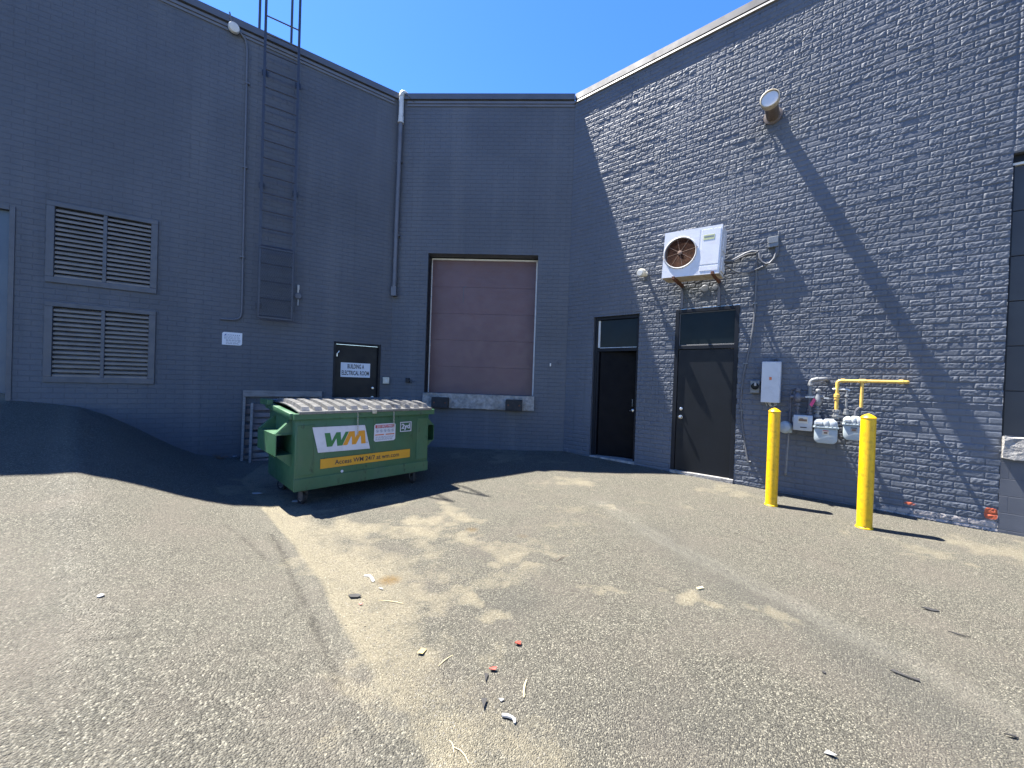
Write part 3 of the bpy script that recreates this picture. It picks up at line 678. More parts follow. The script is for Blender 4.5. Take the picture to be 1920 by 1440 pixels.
# ------------------------------------------------------------------ right wall fittings
# air conditioner
t=thing('air_conditioner','white wall-mounted air conditioner with rusty round fan grille above the closed black door','air conditioner','R',(2.55,-.35,3.33))
TILT=Matrix.Translation((2.55,0,3.7))@Matrix.Rotation(R(2.6),4,'Y')@Matrix.Translation((-2.55,0,-3.7))
def acp(m,nm,mt,par=None,**k):
    bmesh.ops.transform(m.bm,matrix=TILT,verts=m.bm.verts); return m.build(nm,mt,par or t,**k)
x0,x1,z0,z1=2.122,2.985,3.345,4.095; yf,yb=-.55,-.20
fx,fz,fr_=2.385,3.735,.245
# casing with a round hole in the front
m=MB(); m.box(x0,x1,yf+.03,yb,z1-.02,z1,.006); m.box(x0,x0+.015,yf+.03,yb,z0+.02,z1-.021,.002); m.box(x1-.015,x1,yf+.03,yb,z0+.02,z1-.021,.002)
b=bmesh.new(); NS=48; ring=[b.verts.new((fx+fr_*math.cos(2*math.pi*k/NS),yf,fz+fr_*math.sin(2*math.pi*k/NS))) for k in range(NS)]
ri=[b.verts.new((v.co.x,yf+.05,v.co.z)) for v in ring]
def rectpt(an):
    dx,dz=math.cos(an),math.sin(an); tx=((x1 if dx>0 else x0)-fx)/dx if abs(dx)>1e-6 else 1e9; tz=((z1 if dz>0 else z0)-fz)/dz if abs(dz)>1e-6 else 1e9
    q=min(tx,tz); return (fx+dx*q,yf,fz+dz*q)
outer=[b.verts.new(rectpt(2*math.pi*k/NS)) for k in range(NS)]
for k in range(NS):
    k2=(k+1)%NS; b.faces.new((ring[k],ring[k2],outer[k2],outer[k])); b.faces.new((ring[k2],ring[k],ri[k],ri[k2]))
cor=[(x1,z1),(x0,z1),(x0,z0),(x1,z0)]
for cx,cz in cor:
    # fill the corner triangle left by the radial fan
    an=math.atan2(cz-fz,cx-fx)%(2*math.pi); k=int(an/(2*math.pi/NS)); k2=(k+1)%NS
    if (Vector(outer[k].co)-Vector((cx,yf,cz))).length>1e-4: b.faces.new((outer[k],outer[k2],b.verts.new((cx,yf,cz))))
# skirt back to casing
sk=[(x0,z0),(x1,z0),(x1,z1),(x0,z1)]
for i in range(4):
    p,q=sk[i],sk[(i+1)%4]; b.faces.new([b.verts.new(v) for v in ((p[0],yf,p[1]),(q[0],yf,q[1]),(q[0],yf+.035,q[1]),(p[0],yf+.035,p[1]))])
bmesh.ops.recalc_face_normals(b,faces=b.faces); m.merge(b)
m.box(x0+.016,x1-.016,yb-.012,yb,z0+.02,z1-.021)
casing=acp(m,'casing',M_acw,smooth=False)
m=MB(); m.box(2.665,2.669,yf-.0015,yf+.001,z0+.03,z1-.03); m.box(2.70,2.965,yf-.004,yf-.0005,3.50,4.05,.002); m.box(2.70,2.965,yf-.0042,yf-.0005,3.40,3.478,.002); acp(m,'service_panel',M_acw,casing)
m=MB(); m.box(x0+.004,x1-.004,yf+.004,yb,z0-.004,z0+.018,.002); acp(m,'base_pan',M_rustl)
m=MB(); m.tube([(fx+(fr_+.004)*math.cos(a),yf-.006,fz+(fr_+.004)*math.sin(a)) for a in [2*math.pi*k/40 for k in range(40)]],.012,8,closed=True); acp(m,'fan_ring',M_acgr)
m=MB()
for rr in [.036+.0145*i for i in range(14)]:
    m.tube([(fx+rr*math.cos(a),yf-.006+.0,fz+rr*math.sin(a)) for a in [2*math.pi*k/36 for k in range(36)]],.0030,5,closed=True)
acp(m,'fan_grille',M_rust); m=MB()
for k in range(8):
    a=2*math.pi*(k+.3)/8; m.tube([(fx+.03*math.cos(a),yf-.0062,fz+.03*math.sin(a)),(fx+(fr_+.03)*math.cos(a),yf-.0062,fz+(fr_+.03)*math.sin(a))],.0034,6)
m.lathe([(.034,0),(.034,.008),(.02,.012)],(fx,yf-.006,fz),(0,-1,0),14)
acp(m,'grille_spokes',M_spoke)
m=MB(); m.lathe([(.05,0),(.05,.05),(.03,.06)],(fx,yf+.13,fz),(0,-1,0),14)
for k in range(3):
    a=2*math.pi*k/3+.4; ca,sa=math.cos(a),math.sin(a); pr=Vector((-sa,0,ca))
    P=[Vector((fx+ca*r_,yf+.09+dy,fz+sa*r_))+pr*w for r_,w,dy in ((.04,-.03,.02),(.21,-.09,.03),(.225,.06,-.02),(.04,.035,-.01))]
    m.quad(*P)
acp(m,'fan_blade',M_blade)
m=MB(); m.box(fx-.26,fx+.27,yf+.17,yf+.18,fz-.27,fz+.27); acp(m,'coil',M_fin)
m=MB(); m.box(2.725,2.885,yf-.0065,yf-.0042,3.885,3.965,.001); lb=acp(m,'brand_label',M_yglabel)
m=MB(); 
for i in range(9): m.box(2.735+i*.0155,2.735+i*.0155+.011,yf-.0075,yf-.0063,3.922,3.944)
acp(m,'worn_print',M_greyink,lb)
m=MB(); m.box(x1-.001,x1+.02,-.46,-.24,3.40,3.62,.004); m.box(x1-.001,x1+.012,-.44,-.22,3.72,3.98,.004); acp(m,'valve_cover',M_acw)
for k,(ua,) in enumerate(((2.305,),(2.885,))):
    m=MB(); m.bar((ua,-.001,3.315),(ua-.0,-.60,3.335),.045,.04); arm=m.build('bracket_arm',M_rust,t)
    m=MB(); m.box(ua-.022,ua+.022,-.03,-.004,2.93,3.31,.002); m.build('bracket_leg',M_ladder,arm)
    m=MB(); m.prism([(-.03,3.10),(-.03,3.29),(-.30,3.30)],'x',ua-.003,ua+.003); m.build('bracket_gusset',M_rust,arm) if False else m.bm.free()
# disconnect and its cables
t=thing('disconnect_box','small grey disconnect box on the brick to the right of the air conditioner','electrical box','R',(3.615,-.01,3.74))
m=MB(); m.box(3.546,3.684,-.085,-.001,3.745,3.905,.004); m.build('enclosure',M_galv,t)
m=MB(); m.box(3.552,3.678,-.092,-.0855,3.805,3.90,.002); m.build('cover',M_galv,t)
m=MB(); m.tube([(3.436,-.06,3.69),(3.445,-.07,3.61),(3.475,-.07,3.54),(3.53,-.07,3.50),(3.58,-.07,3.505),(3.635,-.07,3.57),(3.655,-.06,3.66),(3.656,-.05,3.75)],.016,8); m.build('conduit_loop',M_cable,t)
m=MB(); m.tube([(3.0,-.30,3.50),(3.035,-.20,3.50),(3.09,-.10,3.455),(3.16,-.06,3.425),(3.29,-.05,3.412),(3.40,-.05,3.437),(3.536,-.05,3.49),(3.62,-.05,3.545),(3.672,-.05,3.64),(3.676,-.05,3.75)],.013,8); m.build('feed_cable',M_cable,t)
t=thing('refrigerant_line','grey cable from the air conditioner running down the brick beside the closed door','cable','R',(3.40,-.04,.40))
m=MB(); m.tube([(2.99,-.33,3.57),(3.03,-.24,3.575),(3.08,-.12,3.615),(3.16,-.06,3.67),(3.25,-.05,3.715),(3.34,-.05,3.735),(3.392,-.045,3.722),(3.408,-.035,3.67),(3.404,-.025,3.55),(3.402,-.022,3.33),(3.401,-.022,2.74),(3.385,-.022,2.50),(3.36,-.022,2.27),(3.315,-.022,2.0),(3.284,-.022,1.797),(3.262,-.022,1.5),(3.258,-.022,1.319),(3.277,-.022,1.081),(3.305,-.022,.88),(3.342,-.022,.66),(3.388,-.022,.41),(3.43,-.03,.405)],[.022]*7+[.016]*2+[.0135]*13,8); m.build('insulated_pipe',M_cable,t)
for zz,uu in ((2.9,3.401),(1.95,3.305),(1.2,3.267)):
    m=MB(); m.box(uu-.03,uu+.03,-.038,-.002,zz,zz+.018); m.build('pipe_clip',M_galv,t)
t=thing('service_cable','dark cable hanging loosely between air conditioner and grey cable','cable','R',(3.2,-.08,3.5))
m=MB(); m.tube([(2.99,-.31,3.55),(3.03,-.21,3.555),(3.09,-.13,3.59),(3.18,-.085,3.65),(3.28,-.075,3.69),(3.38,-.07,3.69),(3.42,-.05,3.72)],.010,8); m.build('cable',M_dkcable,t)
# capped stubs under the air conditioner
for (u,z,r_,lab) in ((2.664,3.235,.062,'larger round grey cap under the air conditioner'),(2.822,3.235,.045,'smaller round grey cap right under the air conditioner')):
    o=MB().lathe([(r_,0),(r_,.018),(r_*.85,.026),(r_*.3,.028)],(u,-.004,z),(0,-1,0),18).build('wall_plug',M_dkpipe,None,'R',(u,-.004,z)); tag(o,lab,'cap','round caps below the air conditioner')
# small round wall light / camera
t=thing('security_light','small round white wall light between the two black doors, above the gap','light','R',(1.63,-.02,3.62))
m=MB(); m.lathe([(.05,0),(.05,.02),(.03,.025),(.022,.09)],(1.635,-.002,3.635),(0,-1,0),16); m.build('mount',M_cream,t)
m=MB(); m.lathe([(.045,-.05),(.072,-.03),(.076,.05),(.068,.07),(.03,.072)],(1.622,-.15,3.622),(-.25,-1,-.12),18); hd=m.build('lamp_head',M_cream,t)
m=MB(); m.lathe([(.055,.0),(.05,.006)],(1.604,-.222,3.613),(-.25,-1,-.12),18); m.build('lens',M_pvc,hd)
# big round vent pipe
t=thing('vent_pipe','round tan vent pipe with pale capped end high on the right wall','vent','R',(3.545,0,5.80))
ax=Vector((-.01,-1,.0))
m=MB(); m.lathe([(.125,.0),(.125,.03),(.088,.035),(.088,.42)],(3.545,.0,5.805),ax,26); m.build('pipe',M_tan,t)
m=MB(); m.lathe([(.09,.38),(.118,.39),(.124,.49),(.115,.495),(.109,.465)],(3.545,.0,5.805),ax,28); m.build('rim',M_ventrim,t)
m=MB(); m.lathe([(.109,.45),(.105,.473),(.05,.476)],(3.545,.0,5.805),ax,26); m.build('cover',M_ventface,t)
m=MB(); m.tube([(3.45,-.01,5.72),(3.44,-.05,5.69),(3.43,-.05,5.64)],.010,6); m.build('drip_bracket',M_galv,t)
# electrical cabinet
t=thing('electrical_cabinet','tall grey electrical cabinet on the brick above the left bollard','cabinet','R',(3.655,-.02,1.36))
m=MB(); m.box(3.545,3.782,-.15,-.002,1.362,1.980,.005); cab=m.build('enclosure',M_cabinet,t)
m=MB(); m.box(3.540,3.776,-.166,-.151,1.358,1.976,.004); m.build('door',M_cabinet,cab)
m=MB(); m.box(3.640,3.672,-.168,-.1655,1.70,1.745,.001); m.build('warning_sticker',M_orange,t)
m=MB(); m.tube([(3.69,-.06,1.982),(3.69,-.055,2.01),(3.71,-.05,2.02),(3.73,-.05,1.99)],.014,8); m.build('hook',M_dkcable,t)
m=MB(); rr=random.Random(5)
for i in range(6):
    x=3.60+i*.024; m.tube([(x,-.10,1.362),(x+rr.uniform(-.03,.03),-.10,1.33),(x+rr.uniform(-.04,.04),-.08,1.30)],.003,5)
m.build('loose_wires',M_pvc,t)
# small meter socket
t=thing('meter_socket','small battered grey and black meter socket left of the tall cabinet','electrical box','R',(3.45,-.02,1.49))
m=MB(); m.box(3.385,3.515,-.09,-.002,1.495,1.69,.006); m.build('box',M_galv,t)
m=MB(); m.lathe([(.052,0),(.052,.04),(.04,.055),(.02,.058)],(3.455,-.09,1.60),(0,-1,0),18); m.build('meter_glass',M_pane,t)
m=MB(); m.box(3.447,3.475,-.152,-.146,1.605,1.655,.002); m.build('dial_card',M_paper,t)

# gas equipment
def union(m,u,y,z,r,h=.035,seg=8): m.lathe([(r*.9,-h/2),(r*1.2,-h/2+.004),(r*1.2,h/2-.004),(r*.9,h/2)],(u,y,z),(0,0,1),seg)
Y=-.20
t=thing('gas_meter','boxy pale gas meter with brown label, leftmost of the three','gas meter','R',(4.065,Y,.985),'gas meters on the right wall')
m=MB(); m.box(3.957,4.178,Y-.085,Y+.085,.985,1.205,.012,seg=2); m.box(3.947,3.956,Y-.05,Y+.05,1.10,1.17,.002); bd=m.build('body',M_gaspale,t)
m=MB(); m.box(4.01,4.125,Y-.0895,Y-.086,1.09,1.185,.001); lb=m.build('label',M_label,t)
m=MB(); m.box(4.02,4.115,Y-.0915,Y-.09,1.12,1.15); m.box(4.03,4.07,Y-.0915,Y-.09,1.152,1.162); m.build('print',M_brownlab,lb)
m=MB(); m.box(4.04,4.115,Y-.0885,Y-.086,1.026,1.040); m.build('serial_strip',M_ink,t)
def diaphragm(label,u0,u1,z0,z1,depth,lbl):
    t=thing('gas_meter',label,'gas meter','R',((u0+u1)/2,Y,z0),'gas meters on the right wall')
    w=u1-u0; cx=(u0+u1)/2; zb=z0+(z1-z0)*.60; hw=w/2
    def lower(k):
        pts=[(cx-hw*k,zb)]; n=8
        for i in range(n+1):
            a=math.pi+math.pi/2*i/n; pts.append((cx-hw*k+ .45*hw+.45*hw*math.cos(a)*1.0+ (0), z0+.30*(zb-z0)+ .30*(zb-z0)*math.sin(a)))
        for i in range(n+1):
            a=1.5*math.pi+math.pi/2*i/n; pts.append((cx+hw*k-.45*hw+.45*hw*math.cos(a),z0+.30*(zb-z0)+.30*(zb-z0)*math.sin(a)))
        pts.append((cx+hw*k,zb)); return pts
    m=MB(); m.prism(lower(.96),'y',Y-depth*.46,Y+depth*.46,.012); m.build('body',M_gas,t)
    m=MB(); m.box(u0-.008,u1+.008,Y-depth*.55,Y+depth*.55,zb+.001,zb+.028,.008,seg=2); 
    for i in range(6): m.lathe([(.008,0),(.008,.006)],(u0+.02+i*(w-.04)/5,Y-depth*.53,zb+.028),(0,0,1),6)
    m.build('flange',M_gas,t)
    m=MB(); n=5
    m.prism([(u0,zb+.029),(u0,z1-.05),(u0+.03,z1-.015),(u0+w*.33,z1-.01),(u0+w*.38,z1-.03),(u0+w*.45,z1-.005),(u1-.05,z1-.005),(u1-.01,z1-.045),(u1,zb+.029)],'y',Y-depth*.42,Y+depth*.42,.010)
    m.prism([(u0+w*.42,zb+.03),(u0+w*.42,z1-.03),(u0+w*.60,z1-.02),(u0+w*.60,zb+.03)],'y',Y-depth*.52,Y-depth*.40,.010); m.prism([(u0+w*.66,zb+.03),(u0+w*.66,z1-.03),(u0+w*.9,z1-.03),(u0+w*.9,zb+.03)],'y',Y-depth*.52,Y-depth*.40,.010)
    m.box(u0+.01,u0+w*.36,Y-depth*.56,Y-depth*.42,zb+.05,z1-.045,.006)
    m.build('top_case',M_gaspale,t)
    m=MB(); m.box(cx-.035+lbl,cx+.035+lbl,Y-depth*.46-.004,Y-depth*.46-.0005,zb-.085,zb-.02,.001); lb=m.build('label',M_label if lbl==0 else M_paper,t)
    m=MB(); m.box(cx-.031+lbl,cx+.031+lbl,Y-depth*.46-.0055,Y-depth*.46-.0042,zb-.035,zb-.024); m.build('print',M_red if lbl<.005 else M_ink,lb)
    m=MB(); m.box(cx-.02+lbl,cx+.02+lbl,Y-depth*.46-.0055,Y-depth*.46-.0042,zb-.07,zb-.045); m.build('print',M_brownlab,lb)
    return t
diaphragm('large rounded grey gas meter with red-and-white label between the bollards',4.192,4.455,.835,1.180,.22,0.0)
diaphragm('smaller bluish gas meter half hidden by the right bollard',4.502,4.715,.912,1.240,.20,.006)
# grey pipework
t=thing('gas_pipework','grey iron gas piping with valves above the meters','pipes','R',(4.1,Y,1.2))
m=MB(); u=3.995
m.tube([(u,Y,1.206),(u,Y,1.56)],.021,10); union(m,u,Y,1.225,.034); union(m,u,Y,1.30,.032,.03); union(m,u,Y,1.355,.036,.04); m.build('inlet_pipe',M_gpdark,t)
m=MB(); m.lathe([(.025,-.07),(.04,-.05),(.052,-.02),(.052,.02),(.04,.05),(.028,.07)],(u,Y,1.45),(0,0,1),14); m.tube([(u-.085,Y,1.462),(u+.085,Y,1.462)],.028,10); m.lathe([(.03,0),(.038,.01),(.038,.05),(.03,.06)],(u,Y,1.535),(0,0,1),12); m.build('valve',M_gpdark,t)
m=MB(); u=4.135
m.tube([(u,Y,1.206),(u,Y,1.47)],.026,10); union(m,u,Y,1.235,.034); union(m,u,Y,1.28,.034,.03); m.build('outlet_pipe',M_gpdark,t)
m=MB(); m.tube([(u,Y,1.47),(u,Y,1.66),(u+.006,Y,1.69),(u+.025,Y,1.712),(u+.055,Y,1.72),(u+.11,Y,1.725),(u+.15,Y+.02,1.73),(u+.175,Y+.06,1.728),(u+.185,Y+.12,1.722),(u+.185,-.001,1.72)],.026,12); union(m,u,Y,1.49,.034); union(m,u,Y,1.64,.033,.03)
m.lathe([(.033,-.015),(.033,.015)],(u+.07,Y,1.722),(1,0,0),12); m.build('elbow_pipe',M_gaspipe,t)
m=MB(); u=4.225
m.tube([(u,Y,1.18),(u,Y,1.55)],.022,10); union(m,u,Y,1.20,.036); union(m,u,Y,1.27,.034,.03); union(m,u,Y,1.31,.032,.03); m.build('riser_pipe',M_gaspipe,t)
m=MB(); m.lathe([(.026,-.08),(.042,-.06),(.05,-.02),(.044,.02),(.036,.05),(.03,.08)],(u,Y,1.43),(0,0,1),14); m.tube([(u-.055,Y,1.475),(u+.07,Y,1.475)],.022,10); m.lathe([(.026,0),(.036,.01),(.036,.03),(.024,.045)],(u,Y,1.54),(0,0,1),12); m.build('regulator',M_gaspipe,t)
for ua,ub,zz in ((4.085,4.185,1.468),(4.29,4.345,1.462)):
    m=MB(); m.bar((ua,Y-.045,zz),(ub,Y-.045,zz),.022,.008); m.build('valve_handle',M_valve,t)
m=MB(); u=4.532
m.tube([(u,Y,1.24),(u,Y,1.57)],.014,10); union(m,u,Y,1.265,.030); union(m,u,Y,1.30,.026,.05); m.tube([(u,Y,1.36),(u+.07,Y,1.36)],.010,8); union(m,u,Y,1.50,.020,.03); m.build('thin_pipe',M_gaspipe,t)
m=MB(); m.tube([(4.385,Y,1.585),(4.395,Y,1.592),(4.45,Y,1.590),(4.53,Y,1.590),(4.552,Y,1.585),(4.556,Y,1.57)],.015,8); m.build('tee_handle',M_valve,t)
m=MB(); m.tube([(4.63,Y,1.24),(4.63,Y,1.30),(4.655,Y,1.34),(4.683,Y,1.355)],.018,8); m.build('outlet_bend',M_gpdark,t)
for (u,zz) in ((3.995,1.47),(4.225,1.48)):
    m=MB(); m.tube([(u,Y,zz),(u,-.002,zz)],.014,8); m.build('wall_stub',M_gpdark,t)
# yellow pipe
t=thing('yellow_gas_pipe','yellow painted gas pipe crossing the brick above the meters','pipe','R',(4.78,Y,1.33))
m=MB(); m.tube([(4.430,Y,1.31),(4.430,Y,1.665),(4.434,Y,1.69),(4.447,Y,1.704),(4.47,Y,1.708),(5.06,Y,1.708),(5.095,Y+.01,1.708),(5.115,Y+.04,1.708),(5.12,Y+.1,1.708),(5.12,-.001,1.708)],.021,12); m.build('main_run',M_gyel,t)
m=MB(); union(m,4.430,Y,1.50,.028,.05,12); union(m,4.430,Y,1.455,.025,.02,12); m.lathe([(.028,-.02),(.028,.02)],(5.05,Y,1.708),(1,0,0),12); m.lathe([(.027,-.02),(.027,.02)],(4.485,Y,1.708),(1,0,0),12); m.lathe([(.028,-.035),(.028,.035)],(4.683,Y,1.708),(1,0,0),12); m.build('coupling',M_gyel,t)
m=MB(); m.tube([(4.683,Y,1.69),(4.683,Y,1.355)],.019,12); m.build('branch_pipe',M_gyel,t)
m=MB(); m.tube([(4.430,Y,1.30),(4.430,Y,1.18)],[.027,.036],10); union(m,4.430,Y,1.29,.033); union(m,4.430,Y,1.22,.04,.03); m.build('grey_union',M_gaspipe,t)
m=MB(); m.prism([(4.135,1.36),(4.165,1.33),(4.205,1.43),(4.178,1.46)],'y',Y-.064,Y-.062)
o=m.build('warning_tag',M_pink,None,'R',(4.17,Y-.06,1.40)); tag(o,'red tag hanging on a grey gas pipe valve','tag')
# service regulator
t=thing('gas_regulator','round grey gas regulator on a thin riser behind the left bollard','regulator','R',(3.875,Y+.05,.3))
yy=-.16
m=MB(); m.lathe([(.03,-.05),(.06,-.045),(.088,-.03),(.092,-.006),(.092,.006),(.085,.03),(.05,.05),(.03,.055)],(3.862,yy,1.005),(-.5,-.86,.05),22); m.build('diaphragm_case',M_gas,t)
m=MB(); m.tube([(3.862,yy,1.0),(3.915,yy,.985),(3.935,yy,.975)],.03,10); m.box(3.895,3.945,yy-.03,yy+.03,.93,1.03,.008); m.build('valve_body',M_gas,t)
m=MB(); m.tube([(3.915,yy,1.03),(3.917,yy,1.5),(3.93,yy,1.56),(3.97,Y,1.575)],.017,8); m.build('feed_pipe',M_gpdark,t)
m=MB(); m.tube([(3.905,yy,.93),(3.895,yy,.60),(3.888,yy,.33),(3.886,yy+.03,.30),(3.886,-.01,.29)],.014,8); m.build('riser',M_gaspipe,t)

# bollards
for (x,y,h,lab) in ((3.62,5.275,1.335,'yellow bollard in front of the grey cabinet, the one farther from the right edge'),(4.205,4.515,1.34,'yellow bollard nearer the right edge, hiding part of a gas meter')):
    zb=-.03; r_=.070 if x<4 else .0715
    t=thing('bollard',lab,'bollard','G',(x,y,zb),'yellow bollards guarding the gas meters')
    m=MB(); prof=[(r_,-.2),(r_,.05),(r_+.0008,.4),(r_,.8),(r_-.001,h-.055)]; m.lathe(prof,(x,y,zb),(0,0,1),32); m.build('sleeve',M_byel,t)
    m=MB(); m.lathe([(r_+.002,h-.056),(r_+.003,h-.047),(r_*.75,h-.024),(r_*.3,h-.006),(.002,h)],(x,y,zb),(0,0,1),32); m.build('cap',M_byel,t,ang=25)
    m=MB(); m.lathe([(r_+.011,-.05),(r_+.010,.006),(r_+.0015,.012)],(x,y,zb),(0,0,1),24); m.build('base_ring',M_byel,t)
    if x>4:
        m=MB(); a0=math.atan2(-y,-x)
        b=bmesh.new(); ro=random.Random(4)
        for k in range(6):
            a=a0+.1+(k-3)*.07; b.verts.new((x+(r_+.0022)*math.cos(a),y+(r_+.0022)*math.sin(a),zb+.012)); b.verts.new((x+(r_+.0022)*math.cos(a),y+(r_+.0022)*math.sin(a),zb+.022+ro.uniform(0,.014)))
        b.verts.ensure_lookup_table()
        for k in range(5): b.faces.new([b.verts[i] for i in (2*k,2*k+2,2*k+3,2*k+1)])
        m.merge(b); m.build('chipped_paint',M_scuff,t)

# ------------------------------------------------------------------ dumpster
ZG=-.04
t=thing('dumpster','green steel wheeled dumpster with white WM panel and amber stripe','dumpster','D',(.915,.53,ZG))
Wd,Dd,hb=1.83,1.06,.165
def zrim(y): return 1.085+.075*y/Dd
# body: tapered tub, open top, with thickness
m=MB(); bt=.012
def panel_front(y0,y1): pass
m.prism([(0.0,hb),(Dd,hb+.02),(Dd,zrim(Dd)-.06),(0,zrim(0)-.06)],'x',0,Wd,.004)
m.box(-.006,Wd+.006,-.010,-.0002,hb-.003,hb+.145,.004)                          # lower front band
m.box(.018,.205,-.008,-.0003,.345,.945,.003); m.box(Wd-.20,Wd-.018,-.008,-.0003,.345,.955,.003)   # corner stiffeners
m.box(.955,.985,-.006,-.0003,hb+.15,1.0,.003)
body=m.build('body',M_green,t)
m=MB()   # rim: front and back channel, two sloped side channels
m.box(-.03,Wd+.075,-.045,.015,zrim(0)-.075,zrim(0),.005)
m.box(-.03,Wd+.075,Dd-.01,Dd+.05,zrim(Dd)-.075,zrim(Dd),.005)
for xa,xb in ((-.06,.012),(Wd-.012,Wd+.078)):
    m.prism([(.016,zrim(0)-.072),(Dd-.011,zrim(Dd)-.072),(Dd-.011,zrim(Dd)-.001),(.016,zrim(0)-.001)],'x',xa,xb,.004)
m.box(-.10,-.03,.80,Dd+.08,zrim(Dd)-.03,zrim(Dd)+.045,.005)
m.build('rim',M_green,t)
# fork sleeves
for side in (-1,1):
    xo=0 if side<0 else Wd; m=MB(); X=lambda d: xo+side*d
    y0,y1,z0,z1,w,th=.10,.88,.585,.835,.175,.008
    def bx(a,b_,*r): m.box(min(X(a),X(b_)),max(X(a),X(b_)),*r)
    bx(w-th,w,y0,y1,z0,z1); bx(.001,w-th-.0005,y0,y1,z1-th,z1); bx(.001,w-th-.0005,y0,y1,z0,z0+th)
    for yy in (y0+.02,y1-.10):
        m.prism([(X(.0),z1+.16),(X(w-.01),z1+.001),(X(.0),z1+.001)],'y',yy,yy+.008)
        m.prism([(X(.0),z1+.16),(X(.012),z1+.165),(X(w),z1+.004),(X(w-.012),z1+.001)],'y',yy+.009,yy+.075)
        m.prism([(X(.0),z0-.15),(X(w-.01),z0-.001),(X(.0),z0-.001)],'y',yy,yy+.008)
    m.build('fork_pocket',M_green,t,smooth=False)
# lids
def lid(xa,xb,label):
    m=MB(); nr=6; pit=(xb-xa-.02)/nr; Y0,Y1=-.052,Dd-.01
    def zs(y):
        q=(y-Y0)/(Y1-Y0); return zrim(max(0,y))+.010+.042*math.sin(math.pi*min(1,.08+q*.92))
    def sheet(x0,x1,ys,zf,flare=0):
        b=bmesh.new(); T=[];Bt=[]
        for k,y in enumerate(ys):
            T.append([b.verts.new((x,y,zf(y))) for x in (x0,x1)]); Bt.append([b.verts.new((x,y,zs(y)-.012)) for x in (x0-flare,x1+flare)])
        for k in range(len(ys)-1):
            b.faces.new((T[k][0],T[k][1],T[k+1][1],T[k+1][0])); b.faces.new((Bt[k][1],Bt[k][0],Bt[k+1][0],Bt[k+1][1]))
            b.faces.new((T[k][0],T[k+1][0],Bt[k+1][0],Bt[k][0])); b.faces.new((T[k][1],Bt[k][1],Bt[k+1][1],T[k+1][1]))
        b.faces.new((T[0][1],T[0][0],Bt[0][0],Bt[0][1])); b.faces.new((T[-1][0],T[-1][1],Bt[-1][1],Bt[-1][0]))
        bmesh.ops.recalc_face_normals(b,faces=b.faces); m.merge(b)
    ys=[Y0+(Y1-Y0)*k/14 for k in range(15)]
    sheet(xa,xb,ys,zs)
    m.box(xa,xb,Y0-.006,Y0+.02,zs(Y0)-.030,zs(Y0)+.004,.004)
    for i in range(nr):
        xc=xa+.01+pit*(i+.5)+random.uniform(-.003,.003); hw=pit*.27
        yr=[Y0+.045,Y0+.075]+[Y0+.075+(Y1-Y0-.13)*k/12 for k in range(1,13)]+[Y1-.02]
        n=len(yr); top=lambda y:zs(y)+.044*min(1,max(.12,(y-(Y0+.040))/.030))*min(1,max(.1,(Y1-.015-y)/.05))
        sheet(xc-hw,xc+hw,yr,top,.014)
    o=m.build('lid',M_lid,t,ang=24); o['label']=label; return o
lid(.02,.925,'left ribbed grey plastic lid'); lid(.94,Wd+.02,'right ribbed grey plastic lid')
m=MB(); m.tube([(.0,Dd+.03,zrim(Dd)+.02),(Wd+.04,Dd+.03,zrim(Dd)+.02)],.014,8); m.build('hinge_rod',M_galv,t)
m=MB(); m.box(.905,.965,-.075,-.05,zrim(0)-.03,zrim(0)+.03,.004); m.build('lid_latch',M_chain,t)
# casters
for (cx,cy,rot) in ((.15,.13,.25),(Wd-.17,.13,-.9),(.15,Dd-.15,.4),(Wd-.17,Dd-.15,.2)):
    m=MB(); m.box(cx-.06,cx+.06,cy-.05,cy+.05,hb-.016,hb-.001,.002); m.lathe([(.03,0),(.03,.018)],(cx,cy,hb-.034),(0,0,1),14)
    Mr=Matrix.Translation((cx,cy,0))@Matrix.Rotation(rot,4,'Z')@Matrix.Translation((-cx,-cy,0))
    f=MB(); f.box(cx-.034,cx-.028,cy-.03,cy+.05,ZG+.055,hb-.036,.001); f.box(cx+.028,cx+.034,cy-.03,cy+.05,ZG+.055,hb-.036,.001); f.box(cx-.034,cx+.034,cy-.03,cy+.04,hb-.044,hb-.036,.001)
    f.tube([(cx-.045,cy+.03,ZG+.072),(cx+.045,cy+.03,ZG+.072)],.008,8)
    bmesh.ops.transform(f.bm,matrix=Mr,verts=f.bm.verts)
    fm=bpy.data.meshes.new('f'); f.bm.to_mesh(fm); f.bm.free(); m.bm.from_mesh(fm); bpy.data.meshes.remove(fm)
    cs=m.build('caster',M_dkgalv,t)
    w=MB(); w.lathe([(.045,-.022),(.066,-.022),(.073,-.014),(.073,.014),(.066,.022),(.045,.022)],(cx,cy+.03,ZG+.073),(1,0,0),24); bmesh.ops.transform(w.bm,matrix=Mr,verts=w.bm.verts); w.build('tyre',M_rubber,cs)
    w=MB(); w.lathe([(.012,-.025),(.046,-.021),(.046,.021),(.012,.025)],(cx,cy+.03,ZG+.073),(1,0,0),18); bmesh.ops.transform(w.bm,matrix=Mr,verts=w.bm.verts); w.build('hub',M_chain,cs)
# chains
for k,(cx,zl) in enumerate(((.715,.80),(1.225,.86))):
    m=MB(); z=zrim(0)+.0; i=0; y=-.053
    while z>zl:
        A=(i%2)*math.pi/2+.5; pts=[]
        for q in range(10):
            a=2*math.pi*q/10; dx=.009*math.cos(a); dz=.018*math.sin(a); pts.append((cx+dx*math.cos(A),y+dx*math.sin(A)*.8,z-.015+dz))
        m.tube(pts,.0024,5,closed=True); z-=.027; i+=1; cx+=.0006
    m.build('lid_chain',M_chain,t)
